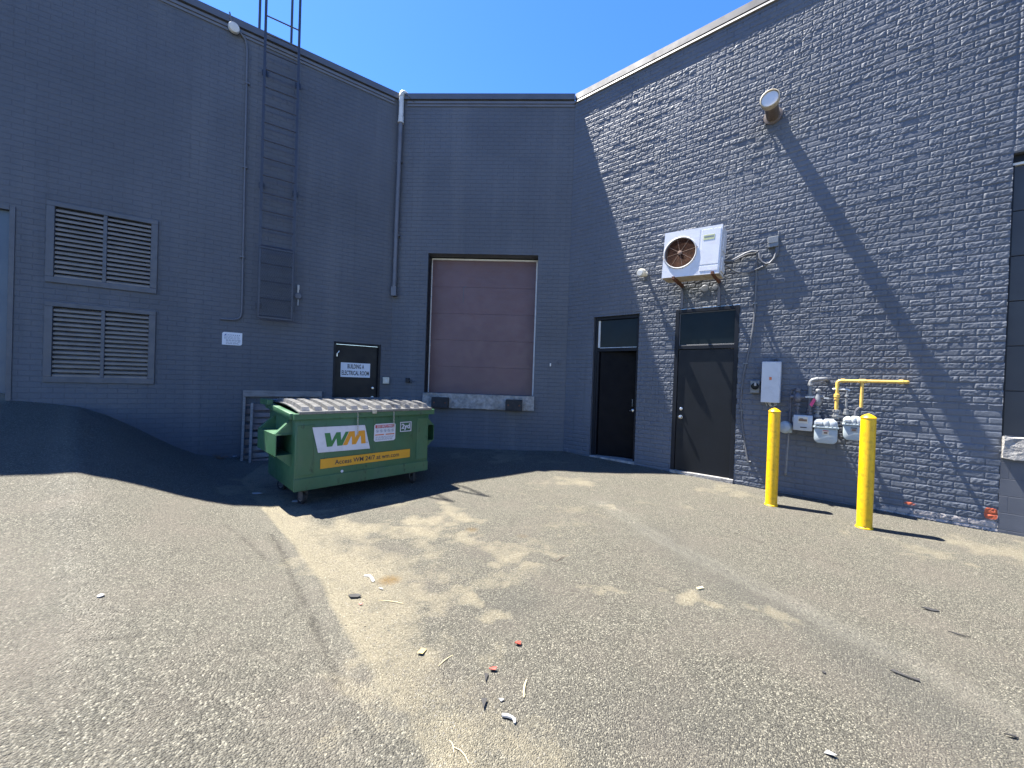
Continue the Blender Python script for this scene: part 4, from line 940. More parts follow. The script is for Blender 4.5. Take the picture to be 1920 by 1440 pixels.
# WM panel
m=MB(); P=[(.182,.913),(.832,.905),(.912,.585),(.254,.600)]
m.prism(P,'y',-.0135,-.0105); pn=m.build('logo_panel',M_decal,t)
def sk(u,v): # panel space: u 0..1 left-right, v 0..1 bottom-top
    bx_=P[3][0]+(P[2][0]-P[3][0])*u; bz=P[3][1]+(P[2][1]-P[3][1])*u; tx=P[0][0]+(P[1][0]-P[0][0])*u; tz=P[0][1]+(P[1][1]-P[0][1])*u
    return (bx_+(tx-bx_)*v,bz+(tz-bz)*v)
def logo(poly,mt,nm):
    # poly in letter space x 0..2 (W then M), y 0..1 -> metres on the panel
    q=[(.318+x*.262,.662+y*.172) for x,y in poly]
    m=MB(); m.prism(q,'y',-.0150,-.0136); m.build(nm,mt,pn,smooth=False)
logo([(0.02,1),(.27,1),(.36,.40),(.56,1),(.76,1),(.80,.40),(1.0,1),(1.16,1),(.86,0),(.62,0),(.57,.56),(.38,0),(.14,0)],M_lgreen,'green_letter')
logo([(.88,0),(1.10,0),(1.27,.60),(1.31,.60),(1.33,0),(1.53,0),(1.73,.60),(1.76,.60),(1.80,0),(2.03,0),(1.97,1),(1.66,1),(1.48,.50),(1.45,1),(1.18,1)],M_lorange,'amber_letter')
m=MB(); m.text('®',.03,.868,.668,-.0142); m.build('trademark_dot',M_greyink,pn,smooth=False)
# amber stripe
m=MB(); m.box(.285,1.522,-.0125,-.0105,.398,.517); st=m.build('stripe_decal',M_yband,t)
m=MB(); m.text('Access WM 24/7 at wm.com',.082,.905,.456,-.0132,bold=.0012,fit=.89); m.build('lettering',M_ink,st,smooth=False)
# warning sticker
m=MB(); x0,x1,z0,z1=.965,1.278,.668,.908; r_=.02
m.prism([(x0+r_,z0),(x1-r_,z0),(x1,z0+r_),(x1,z1-r_),(x1-r_,z1),(x0+r_,z1),(x0,z1-r_),(x0,z0+r_)],'y',-.0125,-.0105); sk_=m.build('warning_sticker',M_decal,t)
m=MB(); m.box(x0+.015,x1-.015,-.0135,-.0124,z1-.055,z1-.015); m.build('red_banner',M_red,sk_)
m=MB(); m.text('DO NOT PARK',.040,(x0+x1)/2,z1-.036,-.0140,bold=.0008,fit=.235); m.build('banner_lettering',M_decal,sk_,smooth=False)
m=MB(); m.box(x0+.015,(x0+x1)/2-.015,-.0135,-.0124,z0+.083,z0+.098); m.box((x0+x1)/2+.012,x1-.015,-.0135,-.0124,z0+.083,z0+.098); m.build('orange_rule',M_orange,sk_)
rr=random.Random(2)
for k in range(5):
    m=MB(); cx=x0+.045+k*.056; m.tube([(cx+.018*math.cos(a),-.0128,z0+.142+.018*math.sin(a)) for a in [2*math.pi*q/14 for q in range(14)]],.0022,4,closed=True); m.bar((cx-.012,-.0128,z0+.154),(cx+.012,-.0128,z0+.13),.005,.001); m.box(cx-.004,cx+.007,-.0133,-.0125,z0+.135,z0+.148); m.build('pictogram',M_greyink,sk_,smooth=False)
m=MB()
for zz in (.178,.060,.046,.03,.018):
    if zz==.060: m.build('small_print',M_greyink,sk_,smooth=False); m=MB()
    x=x0+.02
    while x<x1-.05: w=rr.uniform(.02,.045); m.box(x,x+w,-.0133,-.0125,z0+zz,z0+zz+.0055); x+=w+.008
m.build('small_print',M_greyink,sk_,smooth=False)
# size label
m=MB(); x0,x1,z0,z1=1.352,1.532,.775,.915; bw=.011
m.box(x0,x1,-.0118,-.0105,z1-bw,z1); m.box(x0,x1,-.0118,-.0105,z0,z0+bw); m.box(x0,x0+bw,-.0118,-.0105,z0+bw,z1-bw); m.box(x1-bw,x1,-.0118,-.0105,z0+bw,z1-bw)
m.text('2yd',.098,(x0+x1)/2,(z0+z1)/2+.004,-.0113,bold=.003,fit=.135); m.build('size_label',M_decal,t,smooth=False)
m=MB(); m.lathe([(.018,0),(.016,.006),(.005,.008)],(.555,-.0005,.330),(0,-1,0),10); m.build('plug',M_decal,t)

# ------------------------------------------------------------------ ground
def sstep(a,b,x): q=np.clip((x-a)/(b-a),0,1); return q*q*(3-2*q)
pLx,pLy=PL.x,PL.y; nLx,nLy=tL.y,-tL.x            # outward normal of the left wall
SB=np.array([-5,0,2.4,2.8,2.95,3.25,3.53,3.8,4.065,4.374,4.665,5.05,5.4,7,30])
HB=np.array([.05,.05,.055,.065,.085,.17,.32,.50,.69,.89,1.02,1.085,1.12,1.16,1.2])
def hgt(x,y):
    dx=x-pLx; dy=y-pLy
    s=-(dx*tL.x+dy*tL.y); d=dx*nLx+dy*nLy; dc=np.clip(d,0,9)
    toe=2.9-.2*dc; crest=4.75-.286*dc
    se=2.9+(s-toe)/(crest-toe)*1.85
    A=np.interp(dc,[0,1.4,2.8,4.2,5.6,7,9],[1,.80,.56,.34,.18,.07,0])
    ramp=(np.interp(se,SB,HB)-.05)*A+.035*np.exp(-((se-4.72)/.16)**2)*A*np.clip(d*3,0,1)
    dB=(PR.y-y)*.999-(x-PR.x)*.0436
    rx=x-PR.x; ry=y-PR.y; sR=rx*tR.x+ry*tR.y; dR=-(rx*-tR.y+ry*tR.x)
    z0=-.04+.105*np.exp(-(np.clip(dB,0,99)/1.5)**2)
    z0=np.maximum(z0,-.04+np.exp(-(np.clip(dR,0,99)/.8)**2)*np.clip(.125-.022*sR,-.02,.14))
    far=np.hypot(x,y)
    und=.016*(vn(x/1.3+7,y/1.3+3)-.5)+.008*(vn(x/.45+2,y/.45+9)-.5)+.003*(vn(x/.13,y/.13)-.5)
    return z0+ramp+und*np.clip(1.5-far/30,0,1)
def gz(x,y): return float(hgt(np.array([x]),np.array([y]))[0])
def pdist(x,y,pl):
    best=np.full(x.shape,1e9); sgn=np.zeros(x.shape)
    for (ax_,ay),(bx_,by) in zip(pl,pl[1:]):
        vx,vy=bx_-ax_,by-ay; L2=vx*vx+vy*vy
        q=np.clip(((x-ax_)*vx+(y-ay)*vy)/L2,0,1); ex=x-ax_-q*vx; ey=y-ay-q*vy; dd=np.hypot(ex,ey)
        s=np.sign(vx*ey-vy*ex); u=dd<best; best=np.where(u,dd,best); sgn=np.where(u,s,sgn)
    return best,sgn
EDGE=[(-4.1,6.2),(-3.83,5.47),(-2.85,4.43),(-2.21,3.78),(-1.81,3.35),(-1.44,2.96),(-1.21,2.65),(-.96,2.33),(-.72,2.04),(-.50,1.79),(-.32,1.57),(.1,1.0)]
CR1=[(-2.75,3.72),(-2.5,3.58),(-2.26,3.39),(-1.97,3.15)]
CR2=[(-2.27,3.7),(-1.89,3.27),(-1.6,2.89),(-1.39,2.66),(-1.19,2.4),(-1.04,2.23),(-.92,2.07),(-.8,1.9)]
STRK=[(1.25,5.1),(1.38,4.76),(1.5,4.33),(1.77,3.62),(2.1,2.99),(2.23,2.61),(2.44,2.31),(2.54,2.07),(2.56,1.7)]
BAND=[(1.6,4.2),(1.66,3.97),(1.88,2.98),(2.19,2.39),(2.18,1.9)]
CREST=[(-7.0,5.7),(-6.15,5.55),(-5.2,4.6),(-4.45,3.9),(-3.6,3.2),(-2.75,2.47),(-2.05,1.89),(-1.5,1.46),(-1.2,1.1)]
PATCH=[(-3.1,5.05,.5,.9),(-2.75,4.7,.3,.9),(-3.5,5.6,.4,.6),(-.3,7.75,.8,.55),(.5,7.4,.6,.4),(3.3,5.9,.5,.4),(5.2,3.9,.5,.55),(1.3,4.9,.35,.35),(2.0,5.2,.5,.3),(-.65,4.56,.30,.8),(-.9,4.27,.22,.8),(-.87,3.9,.25,.9),(-.26,3.69,.22,.6),(.15,3.62,.30,.8),(.1,3.29,.16,.6),(-.45,2.77,.18,.6),(-.2,2.6,.14,.7),(1.07,6.1,.45,.6),(.4,5.6,.4,.45),(.7,4.9,.5,.35),(.78,2.91,.14,.45),(-1.2,3.4,.5,.7),(-.9,2.9,.35,.5),(-.1,3.1,.3,.3),(1.54,3.0,.12,.8),(1.8,2.75,.2,.45),(3.9,4.2,.3,.45),(4.3,3.9,.35,.5),(-.6,2.0,.4,.6),(.0,1.7,.3,.4),(-2.2,4.4,.3,.9),(-1.7,4.0,.35,.75),(-1.4,3.75,.25,.6),(.6,4.2,.5,.35),(-1.6,5.0,.5,.4)]
def ground():
    def ax(lo,hi,st,far):
        f=np.arange(lo,hi+1e-6,st); o=[];q=st
        v=hi
        while v<far: q*=1.45; v+=q; o.append(v)
        v=lo;q=st; p=[]
        while v>-far: q*=1.45; v-=q; p.append(v)
        return np.concatenate([p[::-1],f,o])
    xs=ax(-8.2,6.6,.03,160); ys=ax(.1,8.7,.03,160)
    X,Yg=np.meshgrid(xs,ys,indexing='ij'); Z=hgt(X,Yg)
    d1,s1=pdist(X,Yg,EDGE); sd=d1*s1              # >0 on the flat side
    sand=sstep(-.03,.05,sd)*np.exp(-(np.clip(sd+.22*(vn(X/.35,Yg/.35)-.5),0,9)/.36)**2)*np.clip(.45+.75*(Yg-1.6)/1.3,.45,1.25)
    nz=vn(X/.22+5,Yg/.22+1)*.6+vn(X/.08,Yg/.08+4)*.4
    WX=X+.5*(vn(X/.30+21,Yg/.22+4)-.5)+.22*(vn(X/.10+2,Yg/.09+14)-.5); WY=Yg+.45*(vn(X/.26+9,Yg/.2+31)-.5)+.2*(vn(X/.09+5,Yg/.1+3)-.5)
    for px,py,r_,a_ in PATCH:
        sand=np.maximum(sand,.9*a_*np.exp(-(((WX-px)/(r_*1.15))**2+((WY-py)/(r_*.75))**2)))
    nl=vn(X/.55+11,Yg/.4+6); sand=np.clip(sand*(.3+1.3*nz)*(.55+.9*nl),0,1)
    c1,_=pdist(X,Yg,CR1); c2,_=pdist(X,Yg,CR2); wob=.02*(vn(X/.1+3,Yg/.1+8)-.5)
    crack=np.maximum(np.exp(-((c1+wob)/.014)**2)*.8,np.exp(-((c2+wob)/.018)**2))
    for CR in ([(-1.42,2.72),(-1.38,2.5),(-1.42,2.3),(-1.36,2.1)],[(-2.2,1.95),(-1.95,2.08),(-1.7,2.25)],[(.2,3.55),(.6,3.3),(1.1,3.15),(1.5,2.8)],[(2.3,4.6),(2.7,3.9),(3.2,3.4),(3.5,2.9)]):
        c3,_=pdist(X,Yg,CR); crack=np.maximum(crack,.55*np.exp(-((c3+wob*1.5)/.013)**2)*(nz>.42))
    Z=Z-.010*crack-.004*np.exp(-((c2)/.06)**2)
    Z=Z+.012*(1-sstep(-.02,.10,sd))*np.exp(-(np.clip(-sd,0,9)/.9)**2)
    st_,_=pdist(X,Yg,STRK); bn,_=pdist(X,Yg,BAND); cr,_=pdist(X,Yg,CREST)
    coarse=np.maximum(.9*np.exp(-((st_+(.12*(nz-.5)))/.085)**2),1.0*np.exp(-((cr+.16*(nz-.5))/.12)**2))
    coarse=np.maximum(coarse,.5*(1-sstep(.0,.1,sd))*sstep(3.2,1.6,Yg))
    stain=np.maximum(1.0*np.exp(-((X+.91)/.10)**2-((Yg-3.0)/.085)**2),np.maximum(.65*np.exp(-((X+.37)/.10)**2-((Yg-4.05)/.09)**2),.45*np.exp(-((X-.16)/.12)**2-((Yg-3.92)/.09)**2)))
    lite=np.maximum(.75*np.exp(-((cr-.02+.14*(nz-.5))/.075)**2)*(.1+1.2*nl*nz),.24*np.exp(-((st_+.40*(nz-.5))/.13)**2)*np.clip(1.9*nl*nl*(.3+nz),0,1))
    ed=np.exp(-((np.clip(-sd,0,9)-.0)/.10)**2)*(sd<.02)
    rampm=1-sstep(-.05,.05,sd)
    dark=.8*np.exp(-((bn)/.25)**2)+.8*np.exp(-((X-.05)/.28)**2-((Yg-2.75)/.22)**2)+.5*np.exp(-((X+.1)/.25)**2-((Yg-3.45)/.18)**2)+.5*np.exp(-((X-.9)/.5)**2-((Yg-1.8)/.3)**2)
    nX,nY=X.shape; co=np.stack([X,Yg,Z],-1).reshape(-1,3)
    I,J=np.meshgrid(np.arange(nX-1),np.arange(nY-1),indexing='ij'); v=(I*nY+J).ravel()
    faces=np.stack([v,v+nY,v+nY+1,v+1],1)
    me=bpy.data.meshes.new('ground'); me.vertices.add(len(co)); me.vertices.foreach_set('co',co.ravel())
    me.loops.add(faces.size); me.loops.foreach_set('vertex_index',faces.ravel()); me.polygons.add(len(faces)); me.polygons.foreach_set('loop_start',np.arange(0,faces.size,4))
    me.polygons.foreach_set('use_smooth',np.ones(len(faces),bool)); me.update(calc_edges=True)
    for nm,ch in (('wear_a',(sand,coarse,stain,crack)),('wear_b',(rampm,np.clip(dark,0,1),np.clip(lite,0,1),np.zeros_like(X)))):
        at=me.color_attributes.new(nm,'FLOAT_COLOR','POINT'); at.data.foreach_set('color',np.stack(ch,-1).reshape(-1,4).ravel())
    t=NT('worn_asphalt'); A=t.N('Attribute'); A.attribute_name='wear_a'; B=t.N('Attribute'); B.attribute_name='wear_b'
    sa=t.N('SeparateColor'); t.L(A.outputs['Color'],sa.inputs[0]); sb=t.N('SeparateColor'); t.L(B.outputs['Color'],sb.inputs[0])
    obj=t.tc.outputs['Object']
    vo=t.N('TexVoronoi'); vo.inputs['Scale'].default_value=160; t.L(obj,vo.inputs['Vector'])
    vs=t.N('SeparateColor'); t.L(vo.outputs['Color'],vs.inputs[0])
    vo2=t.N('TexVoronoi'); vo2.inputs['Scale'].default_value=105; t.L(obj,vo2.inputs['Vector']); vs2=t.N('SeparateColor'); t.L(vo2.outputs['Color'],vs2.inputs[0])
    agg=t.ramp(vs.outputs[0],[(.0,(0.0500,0.0470,0.0359)),(.45,(0.1113,0.1053,0.0811)),(.82,(0.1914,0.1801,0.1390)),(.985,(0.3949,0.3705,0.2818))])
    agg2=t.ramp(vs2.outputs[1],[(.0,(0.0467,0.0447,0.0351)),(.5,(0.1091,0.1037,0.0815)),(.88,(0.1943,0.1833,0.1441)),(1.0,(0.3949,0.3735,0.2895))])
    cf=t.math('MINIMUM',t.math('ADD',sa.outputs[1],t.math('MULTIPLY',sb.outputs[0],.28)),.85)
    c=t.mix(cf,agg,agg2)
    fine=t.noise(95,5,rough=.75); c=t.mix(t.ramp(fine,[(.36,.75),(.56,0.0)]),c,(0.0222,0.0209,0.0161))
    big=t.noise(.8,5); c=t.mix(t.ramp(big,[(.35,0.0),(.7,.32)]),c,(0.1408,0.1327,0.1044),'MIX')
    pink=t.noise(1.9,4); c=t.mix(t.ramp(pink,[(.46,0.0),(.68,.38)]),c,(0.1408,0.1221,0.0977))
    c=t.mix(t.math('MULTIPLY',sb.outputs[1],t.math('ADD',t.math('MULTIPLY',t.noise(7,5,rough=.7),.9),.05)),c,(0.0696,0.0681,0.0582))
    lf=t.math('MULTIPLY',sb.outputs[2],t.ramp(vs.outputs[2],[(.35,0.0),(.75,1.0)]))
    c=t.mix(lf,c,(0.2523,0.2399,0.1924))
    ck=t.math('MULTIPLY',A.outputs['Alpha'],t.ramp(t.noise(26,4,rough=.7),[(.35,.15),(.62,.95)]))
    c=t.mix(ck,c,(0.0235,0.0214,0.0171))
    # dust and sand
    sn=t.noise(42,6,rough=.72); sn2=t.noise(15,8,rough=.78); sf=t.math('MULTIPLY',sa.outputs[0],t.math('MULTIPLY',t.math('ADD',t.math('MULTIPLY',sn,1.6),.1),t.math('ADD',t.math('MULTIPLY',sn2,1.8),.05)))
    sandc=t.ramp(t.noise(75,5,rough=.7),[(.28,(0.1233,0.1078,0.0727)),(.5,(0.2371,0.2100,0.1431)),(.75,(0.3605,0.3241,0.2272))])
    gv=t.N('TexVoronoi'); gv.inputs['Scale'].default_value=62; t.L(obj,gv.inputs['Vector']); gs=t.N('SeparateColor'); t.L(gv.outputs['Color'],gs.inputs[0])
    gk=t.math('MULTIPLY',t.math('LESS_THAN',gv.outputs['Distance'],.30),t.math('LESS_THAN',gs.outputs[0],.22)); sandc=t.mix(t.math('MULTIPLY',gk,.7),sandc,(0.0690,0.0616,0.0473))
    gk2=t.math('MULTIPLY',t.math('LESS_THAN',gv.outputs['Distance'],.28),t.math('GREATER_THAN',gs.outputs[0],.86)); sandc=t.mix(t.math('MULTIPLY',gk2,.6),sandc,(0.4830,0.4560,0.3675))
    c=t.mix(t.ramp(sf,[(.16,0.0),(.30,.45),(.62,.92)]),c,sandc)
    c=t.mix(t.ramp(t.math('MULTIPLY',sa.outputs[2],t.math('ADD',t.noise(60,5),.4)),[(.25,0.0),(.8,.75)]),c,(0.1581,0.0951,0.0255))
    sp=t.N('TexVoronoi'); sp.inputs['Scale'].default_value=17; t.L(obj,sp.inputs['Vector']); sps=t.N('SeparateColor'); t.L(sp.outputs['Color'],sps.inputs[0])
    spot=t.math('MULTIPLY',t.math('LESS_THAN',sp.outputs['Distance'],.10),t.math('GREATER_THAN',sps.outputs[0],.90)); c=t.mix(t.math('MULTIPLY',spot,.75),c,(0.2846,0.2624,0.1977))
    spd=t.math('MULTIPLY',t.math('LESS_THAN',sp.outputs['Distance'],.12),t.math('LESS_THAN',sps.outputs[0],.06)); c=t.mix(t.math('MULTIPLY',spd,.8),c,(0.0237,0.0213,0.0160))
    # the cracks: dark bottoms
    h=t.math('ADD',t.math('MULTIPLY',vo.outputs['Distance'],-1.0),t.math('MULTIPLY',fine,1.1)); h2=t.math('ADD',t.math('MULTIPLY',vo2.outputs['Distance'],-1.3),t.math('MULTIPLY',fine,.9))
    hm=t.N('Mix',data_type='FLOAT'); t.L(cf,hm.inputs[0]); t.L(h,hm.inputs[2]); t.L(h2,hm.inputs[3])
    nr=t.bump(hm.outputs[0],1.0,.016)
    t.set(c,t.ramp(fine,[(.3,.78),(.7,.95)]),0,nr,.35)
    me.materials.append(t.m); o=bpy.data.objects.new('ground',me); COL.objects.link(o); o['kind']='structure'
ground()

# ------------------------------------------------------------------ litter
def at(x,y): return (x,y,gz(x,y))
def litter(name,label,cat,x,y,fn,mt,group=None,rz=0,smooth=False):
    m=MB(); fn(m); o=m.build(name,mt,None,'G',(0,0,0),smooth=smooth); o.location=at(x,y); o.rotation_euler=(0,0,rz); tag(o,label,cat,group); return o
def stick(L,w,h,bend=.004):
    def f(m): 
        m.tube([(-L/2,0,h),(-L/6,bend,h+.001),(L/6,bend*.5,h+.002),(L/2,-bend,h)],[w*.7,w,w,w*.6],5)
    return f
def scrap(pts,t_=.003,lift=.004,seed=1):
    rr=random.Random(seed)
    def f(m):
        b=bmesh.new(); top=[b.verts.new((x,y,lift+t_+rr.uniform(0,.010))) for x,y in pts]; bot=[b.verts.new((v.co.x,v.co.y,v.co.z-t_)) for v in top]
        n=len(pts); b.faces.new(top); b.faces.new(bot[::-1])
        for i in range(n): b.faces.new((top[i],bot[i],bot[(i+1)%n],top[(i+1)%n]))
        bmesh.ops.recalc_face_normals(b,faces=b.faces); m.merge(b)
    return f
G1='thin sticks and splinters lying on the asphalt'
litter('stick','long thin pale stick beside the dark scrap in the sandy strip','stick',-.80,2.70,stick(.19,.0024,.004),M_straw,G1,R(-8))
litter('stick','short dark twig out on the bare asphalt, middle of the yard','stick',.49,3.44,stick(.14,.0028,.004),M_twig,G1,R(50))
litter('splinter','pale wood splinter on the sandy strip, right of the yellow card','stick',-.32,2.15,stick(.11,.0026,.004),M_straw,G1,R(55))
litter('splinter','thick pale wood sliver lying upright in view above the white tube','stick',.12,1.97,stick(.12,.0048,.005),M_straw,G1,R(83))
litter('splinter','thin curved pale sliver nearest the camera','stick',-.16,1.61,stick(.10,.0022,.004,.008),M_straw,G1,R(-38))
litter('splinter','short pale sliver touching the curved one nearest the camera','stick',-.205,1.645,stick(.06,.0022,.003),M_straw,G1,R(-60))
litter('wood_chip','small pale wood chip on a sandy patch, right of centre','wood chip',1.54,3.02,lambda m:m.box(-.03,.03,-.011,.011,.001,.014,.002),M_straw,None,R(20))
litter('card','small yellowed card on the sandy strip','card',-.47,2.21,scrap([(-.018,-.026),(.016,-.028),(.022,.024),(-.012,.028)],.002,.003,2),M_card,None,R(-8))
litter('plastic_scrap','larger crumpled dark scrap at the left end of the thin stick','scrap',-1.08,2.75,scrap([(-.05,.01),(-.02,-.025),(.03,-.02),(.05,.0),(.02,.02),(-.02,.025)],.004,.006,3),M_dk,'dark scraps on the asphalt')
litter('plastic_scrap','small dark scrap under the red litter near the bottom','scrap',-.085,2.03,scrap([(-.012,.03),(.012,.025),(.0,-.03)],.003,.004,4),M_dk,'dark scraps on the asphalt')
litter('plastic_scrap','dark triangular scrap left of the white tube','scrap',-.085,1.86,scrap([(-.016,.03),(.016,.028),(.002,-.03)],.003,.005,5),M_dk,'dark scraps on the asphalt')
G2='black rubber strips on the right side of the yard'
litter('rubber_strip','flat black strip, farthest of the strips, below the right bollard','rubber strip',3.15,2.83,scrap([(-.05,.004),(-.02,.016),(.045,.008),(.05,-.006),(.0,-.012)],.004,.004,6),M_dk,G2,R(-20))
litter('rubber_strip','pointed black strip just nearer than the farthest one','rubber strip',3.03,2.54,scrap([(-.05,.016),(-.01,.004),(.05,-.006),(.03,.008),(-.02,.012)],.004,.004,7),M_dk,G2,R(-25))
litter('rubber_strip','longest bent black strip on the lower right asphalt','rubber strip',2.27,2.15,scrap([(-.06,.02),(-.045,.024),(.02,-.004),(.055,-.012),(.05,-.024),(.01,-.014)],.004,.005,8),M_dk,G2,R(-18))
litter('rubber_strip','small black scrap close to the lower right corner','rubber strip',2.40,1.79,scrap([(-.025,.01),(.02,.004),(.022,-.01),(-.005,-.006)],.004,.004,9),M_dk,G2)
G3='bits of red litter'
litter('red_litter','bright red plastic bit, the farther right of the red bits','litter',.09,2.30,scrap([(-.02,.0),(-.006,.014),(.018,.012),(.016,-.012),(-.008,-.012)],.006,.005,10),M_litter,G3)
litter('red_litter','red wrapper scrap beside a small dark scrap','litter',-.05,2.085,scrap([(-.024,.004),(.0,.014),(.022,.008),(.012,-.008),(-.01,-.006)],.004,.006,11),M_litter,G3)
litter('red_litter','faint red fleck close to the larger dark scrap','litter',-1.0,2.655,scrap([(-.014,.0),(.0,.008),(.016,.004),(.004,-.008)],.003,.003,12),M_litter,G3)
def tube_litter(m):
    m.tube([(-.034,.010,.010),(-.01,.006,.012),(.018,-.004,.011)],[.008,.009,.007],7); m.tube([(.016,-.002,.010),(.026,-.014,.010),(.026,-.028,.007)],[.007,.008,.005],7)
litter('crushed_tube','crushed white tube on the asphalt near the bottom','litter',.04,1.79,tube_litter,M_paper,smooth=True)
G4='white paper scraps'
litter('paper_scrap','torn white sheet edge on the sandy strip by the rust stain','paper',-1.06,3.0,scrap([(-.07,.05),(-.02,.056),(.02,.012),(.05,-.04),(.035,-.045),(.012,-.012),(-.02,.034),(-.06,.036)],.0015,.002,13),M_paper,G4)
litter('paper_scrap','small white scrap at the bottom edge, right of centre','paper',1.44,1.66,scrap([(-.022,.008),(.0,.016),(.024,-.006),(.004,-.012)],.002,.004,14),M_paper,G4)
litter('paper_scrap','white scrap just above the crushed tube','paper',.0,1.89,scrap([(-.014,.0),(.0,.012),(.016,.0),(.0,-.010)],.002,.003,15),M_paper,G4)
litter('paper_scrap','white scrap below the torn sheet by the rust stain','paper',-.93,2.86,scrap([(-.02,.012),(.015,-.01),(.02,.0),(-.01,.016)],.002,.003,16),M_paper,G4)
litter('stone','single white pebble on the left asphalt ramp','stone',-2.43,2.30,lambda m:m.lathe([(.006,0),(.016,.004),(.017,.010),(.008,.016)],(0,0,0),(0,0,1),9),M_paper,smooth=True)
litter('nut','small dark nut on the open asphalt at the lower right','nut',1.82,2.16,lambda m:m.lathe([(.010,0),(.010,.008),(.005,.0085)],(0,0,0),(0,0,1),6),M_dk)
litter('paper_scrap','crumpled white scrap on the ground beside the front left wheel of the dumpster','paper',-2.62,4.72,scrap([(-.05,.02),(.0,.045),(.05,.02),(.04,-.03),(-.02,-.04)],.002,.012,18),M_paper,G4)
litter('paper_scrap','flat pale scrap in the shade left of the dumpster','paper',-3.25,4.95,scrap([(-.07,.02),(.0,.035),(.07,.015),(.03,-.03),(-.04,-.025)],.002,.006,19),M_paper,G4)
# weeds and white scrap where ramp meets the left wall
def weed(m):
    rr=random.Random(6)
    for i in range(26):
        a=rr.uniform(0,6.28); L=rr.uniform(.06,.17); e=rr.uniform(.3,1.2)
        m.tube([(0+rr.uniform(-.1,.1),rr.uniform(-.03,.03),0),(L*.5*math.cos(a),L*.3*math.sin(a),L*.5*e),(L*math.cos(a),L*.5*math.sin(a),L*.6*e)],.003,4)
wp=PL-tL*2.93+Vector((tL.y,-tL.x,0))*.12
litter('dry_weed','dry dark weeds at the foot of the left wall, left of the pallets','weed',wp.x,wp.y,weed,M_twig)
wp=PL-tL*2.72+Vector((tL.y,-tL.x,0))*.2
litter('paper_scrap','white scrap caught in the dry weeds left of the pallets','paper',wp.x,wp.y,scrap([(-.05,.03),(.02,.04),(.05,.0),(.0,-.03)],.002,.06,17),M_paper,G4)

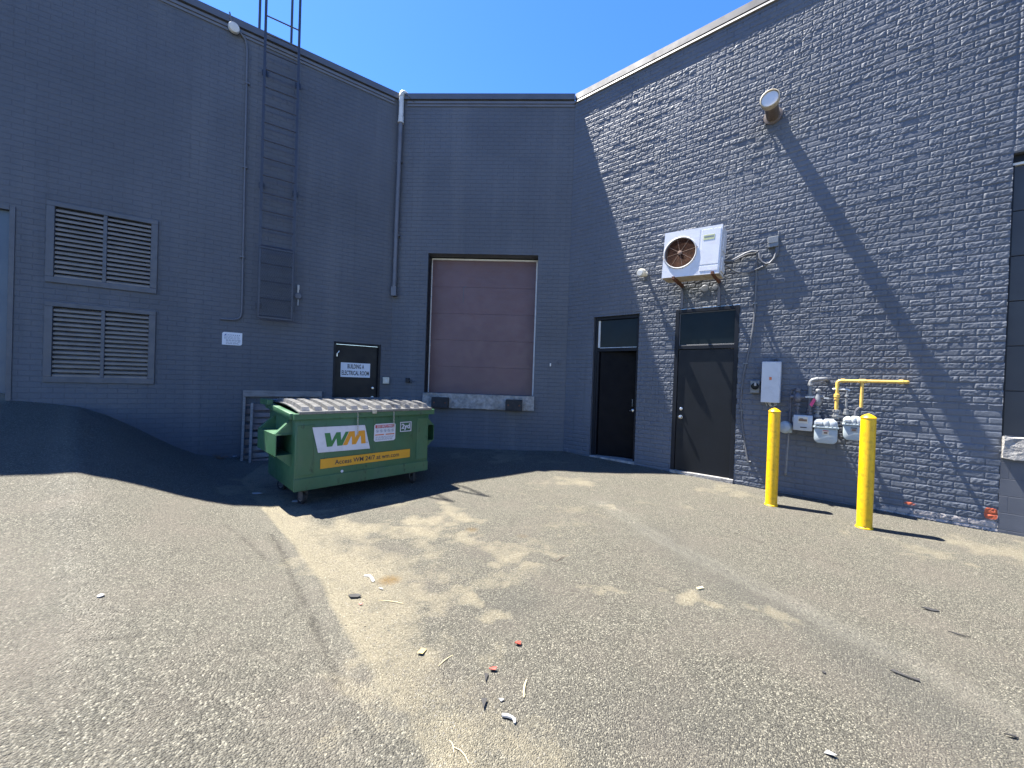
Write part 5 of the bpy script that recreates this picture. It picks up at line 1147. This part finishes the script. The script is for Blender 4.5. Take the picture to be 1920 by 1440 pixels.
# loose grit: too many to count
def grit():
    rr=random.Random(21); m=MB(); b=m.bm
    def peb(x,y,r_):
        z=gz(x,y); q=[]
        vs=[b.verts.new((x+r_*ax_*rr.uniform(.7,1.2),y+r_*ay*rr.uniform(.7,1.2),z+r_*az*rr.uniform(.6,.9))) for ax_,ay,az in ((1,0,.1),(0,1,.1),(-1,0,.1),(0,-1,.1),(.1,.1,.8))]
        for i in range(4): b.faces.new((vs[i],vs[(i+1)%4],vs[4]))
    for _ in range(1500):
        k=rr.random(); i=min(int(k*10),9); p,q=EDGE[i+1],EDGE[i+2 if i+2<len(EDGE) else i+1]; f=rr.random()
        x=p[0]+(q[0]-p[0])*f; y=p[1]+(q[1]-p[1])*f; d=abs(rr.gauss(0,.28)); peb(x+d*.75+rr.gauss(0,.03),y+d*.6,rr.uniform(.002,.0065))
    for _ in range(420):
        px,py,r_,a_=rr.choice(PATCH); peb(px+rr.gauss(0,r_*.6),py+rr.gauss(0,r_*.5),rr.uniform(.002,.006))
    for _ in range(260):   # along the back wall foot
        u=-rr.uniform(.3,2.9); P=FR['B']@Vector((u,-abs(rr.gauss(.05,.09))-.02,0)); peb(P.x,P.y,rr.uniform(.004,.014))
    for _ in range(160):
        u=rr.uniform(3.3,5.9); P=FR['R']@Vector((u,-abs(rr.gauss(.03,.05))-.03,0)); peb(P.x,P.y,rr.uniform(.004,.012))
    for _ in range(420):   # foot of the left wall and around the bin
        if rr.random()<.6: u=-rr.uniform(2.3,5.3); P=FR['L']@Vector((u,-abs(rr.gauss(.04,.12))-.02,0))
        else: P=Vector((rr.gauss(-3.0,.45),rr.gauss(5.0,.4),0))
        peb(P.x,P.y,rr.uniform(.004,.015))
    o=m.build('loose_grit',M_gravel,None,'G',(0,0,0),smooth=False); tag(o,'loose grit and pebbles scattered along the sandy strip','grit',kind='stuff')
grit()

# ------------------------------------------------------------------ light, sky, camera
Ld=Vector((.418,-.209,-1)).normalized()
sun=bpy.data.lights.new('sun','SUN'); sun.energy=5.0; sun.angle=R(.5); sun.color=(1,.955,.89)
so=bpy.data.objects.new('sun',sun); COL.objects.link(so); so.rotation_euler=Ld.to_track_quat('-Z','Y').to_euler(); so.location=(-8,4,18)
w=bpy.data.worlds.new('World'); S.world=w; w.use_nodes=True; nt=w.node_tree
sky=nt.nodes.new('ShaderNodeTexSky'); sky.sky_type='NISHITA'; sky.sun_disc=False
sky.sun_elevation=math.asin(-Ld.z); sky.sun_rotation=math.atan2(-Ld.x,-Ld.y)
sky.air_density=1.0; sky.dust_density=.1; sky.ozone_density=5.0
bg=nt.nodes['Background']; bg.inputs['Strength'].default_value=.074
hs=nt.nodes.new('ShaderNodeHueSaturation'); hs.inputs['Saturation'].default_value=1.25; hs.inputs['Hue'].default_value=.514; nt.links.new(sky.outputs[0],hs.inputs['Color']); nt.links.new(hs.outputs[0],bg.inputs['Color'])
cam=bpy.data.cameras.new('camera'); co=bpy.data.objects.new('camera',cam); COL.objects.link(co); S.camera=co
cam.sensor_width=36; cam.lens=13.5; cam.clip_start=.05; cam.clip_end=1000
r_,p_=.034,.0075
Fw=Vector((0,math.cos(p_),-math.sin(p_))); U0=Vector((0,math.sin(p_),math.cos(p_))); R0=Vector((1,0,0))
Rv=R0*math.cos(r_)+U0*math.sin(r_); Uv=U0*math.cos(r_)-R0*math.sin(r_)
Mx=Matrix((( Rv.x,Uv.x,-Fw.x,0),(Rv.y,Uv.y,-Fw.y,0),(Rv.z,Uv.z,-Fw.z,1.55),(0,0,0,1)))
co.matrix_world=Mx
S.render.engine='CYCLES'
S.view_settings.view_transform='Standard'; S.view_settings.look='None'; S.view_settings.gamma=1; S.view_settings.exposure=2.33
S.view_settings.use_curve_mapping=False
S.cycles.max_bounces=6
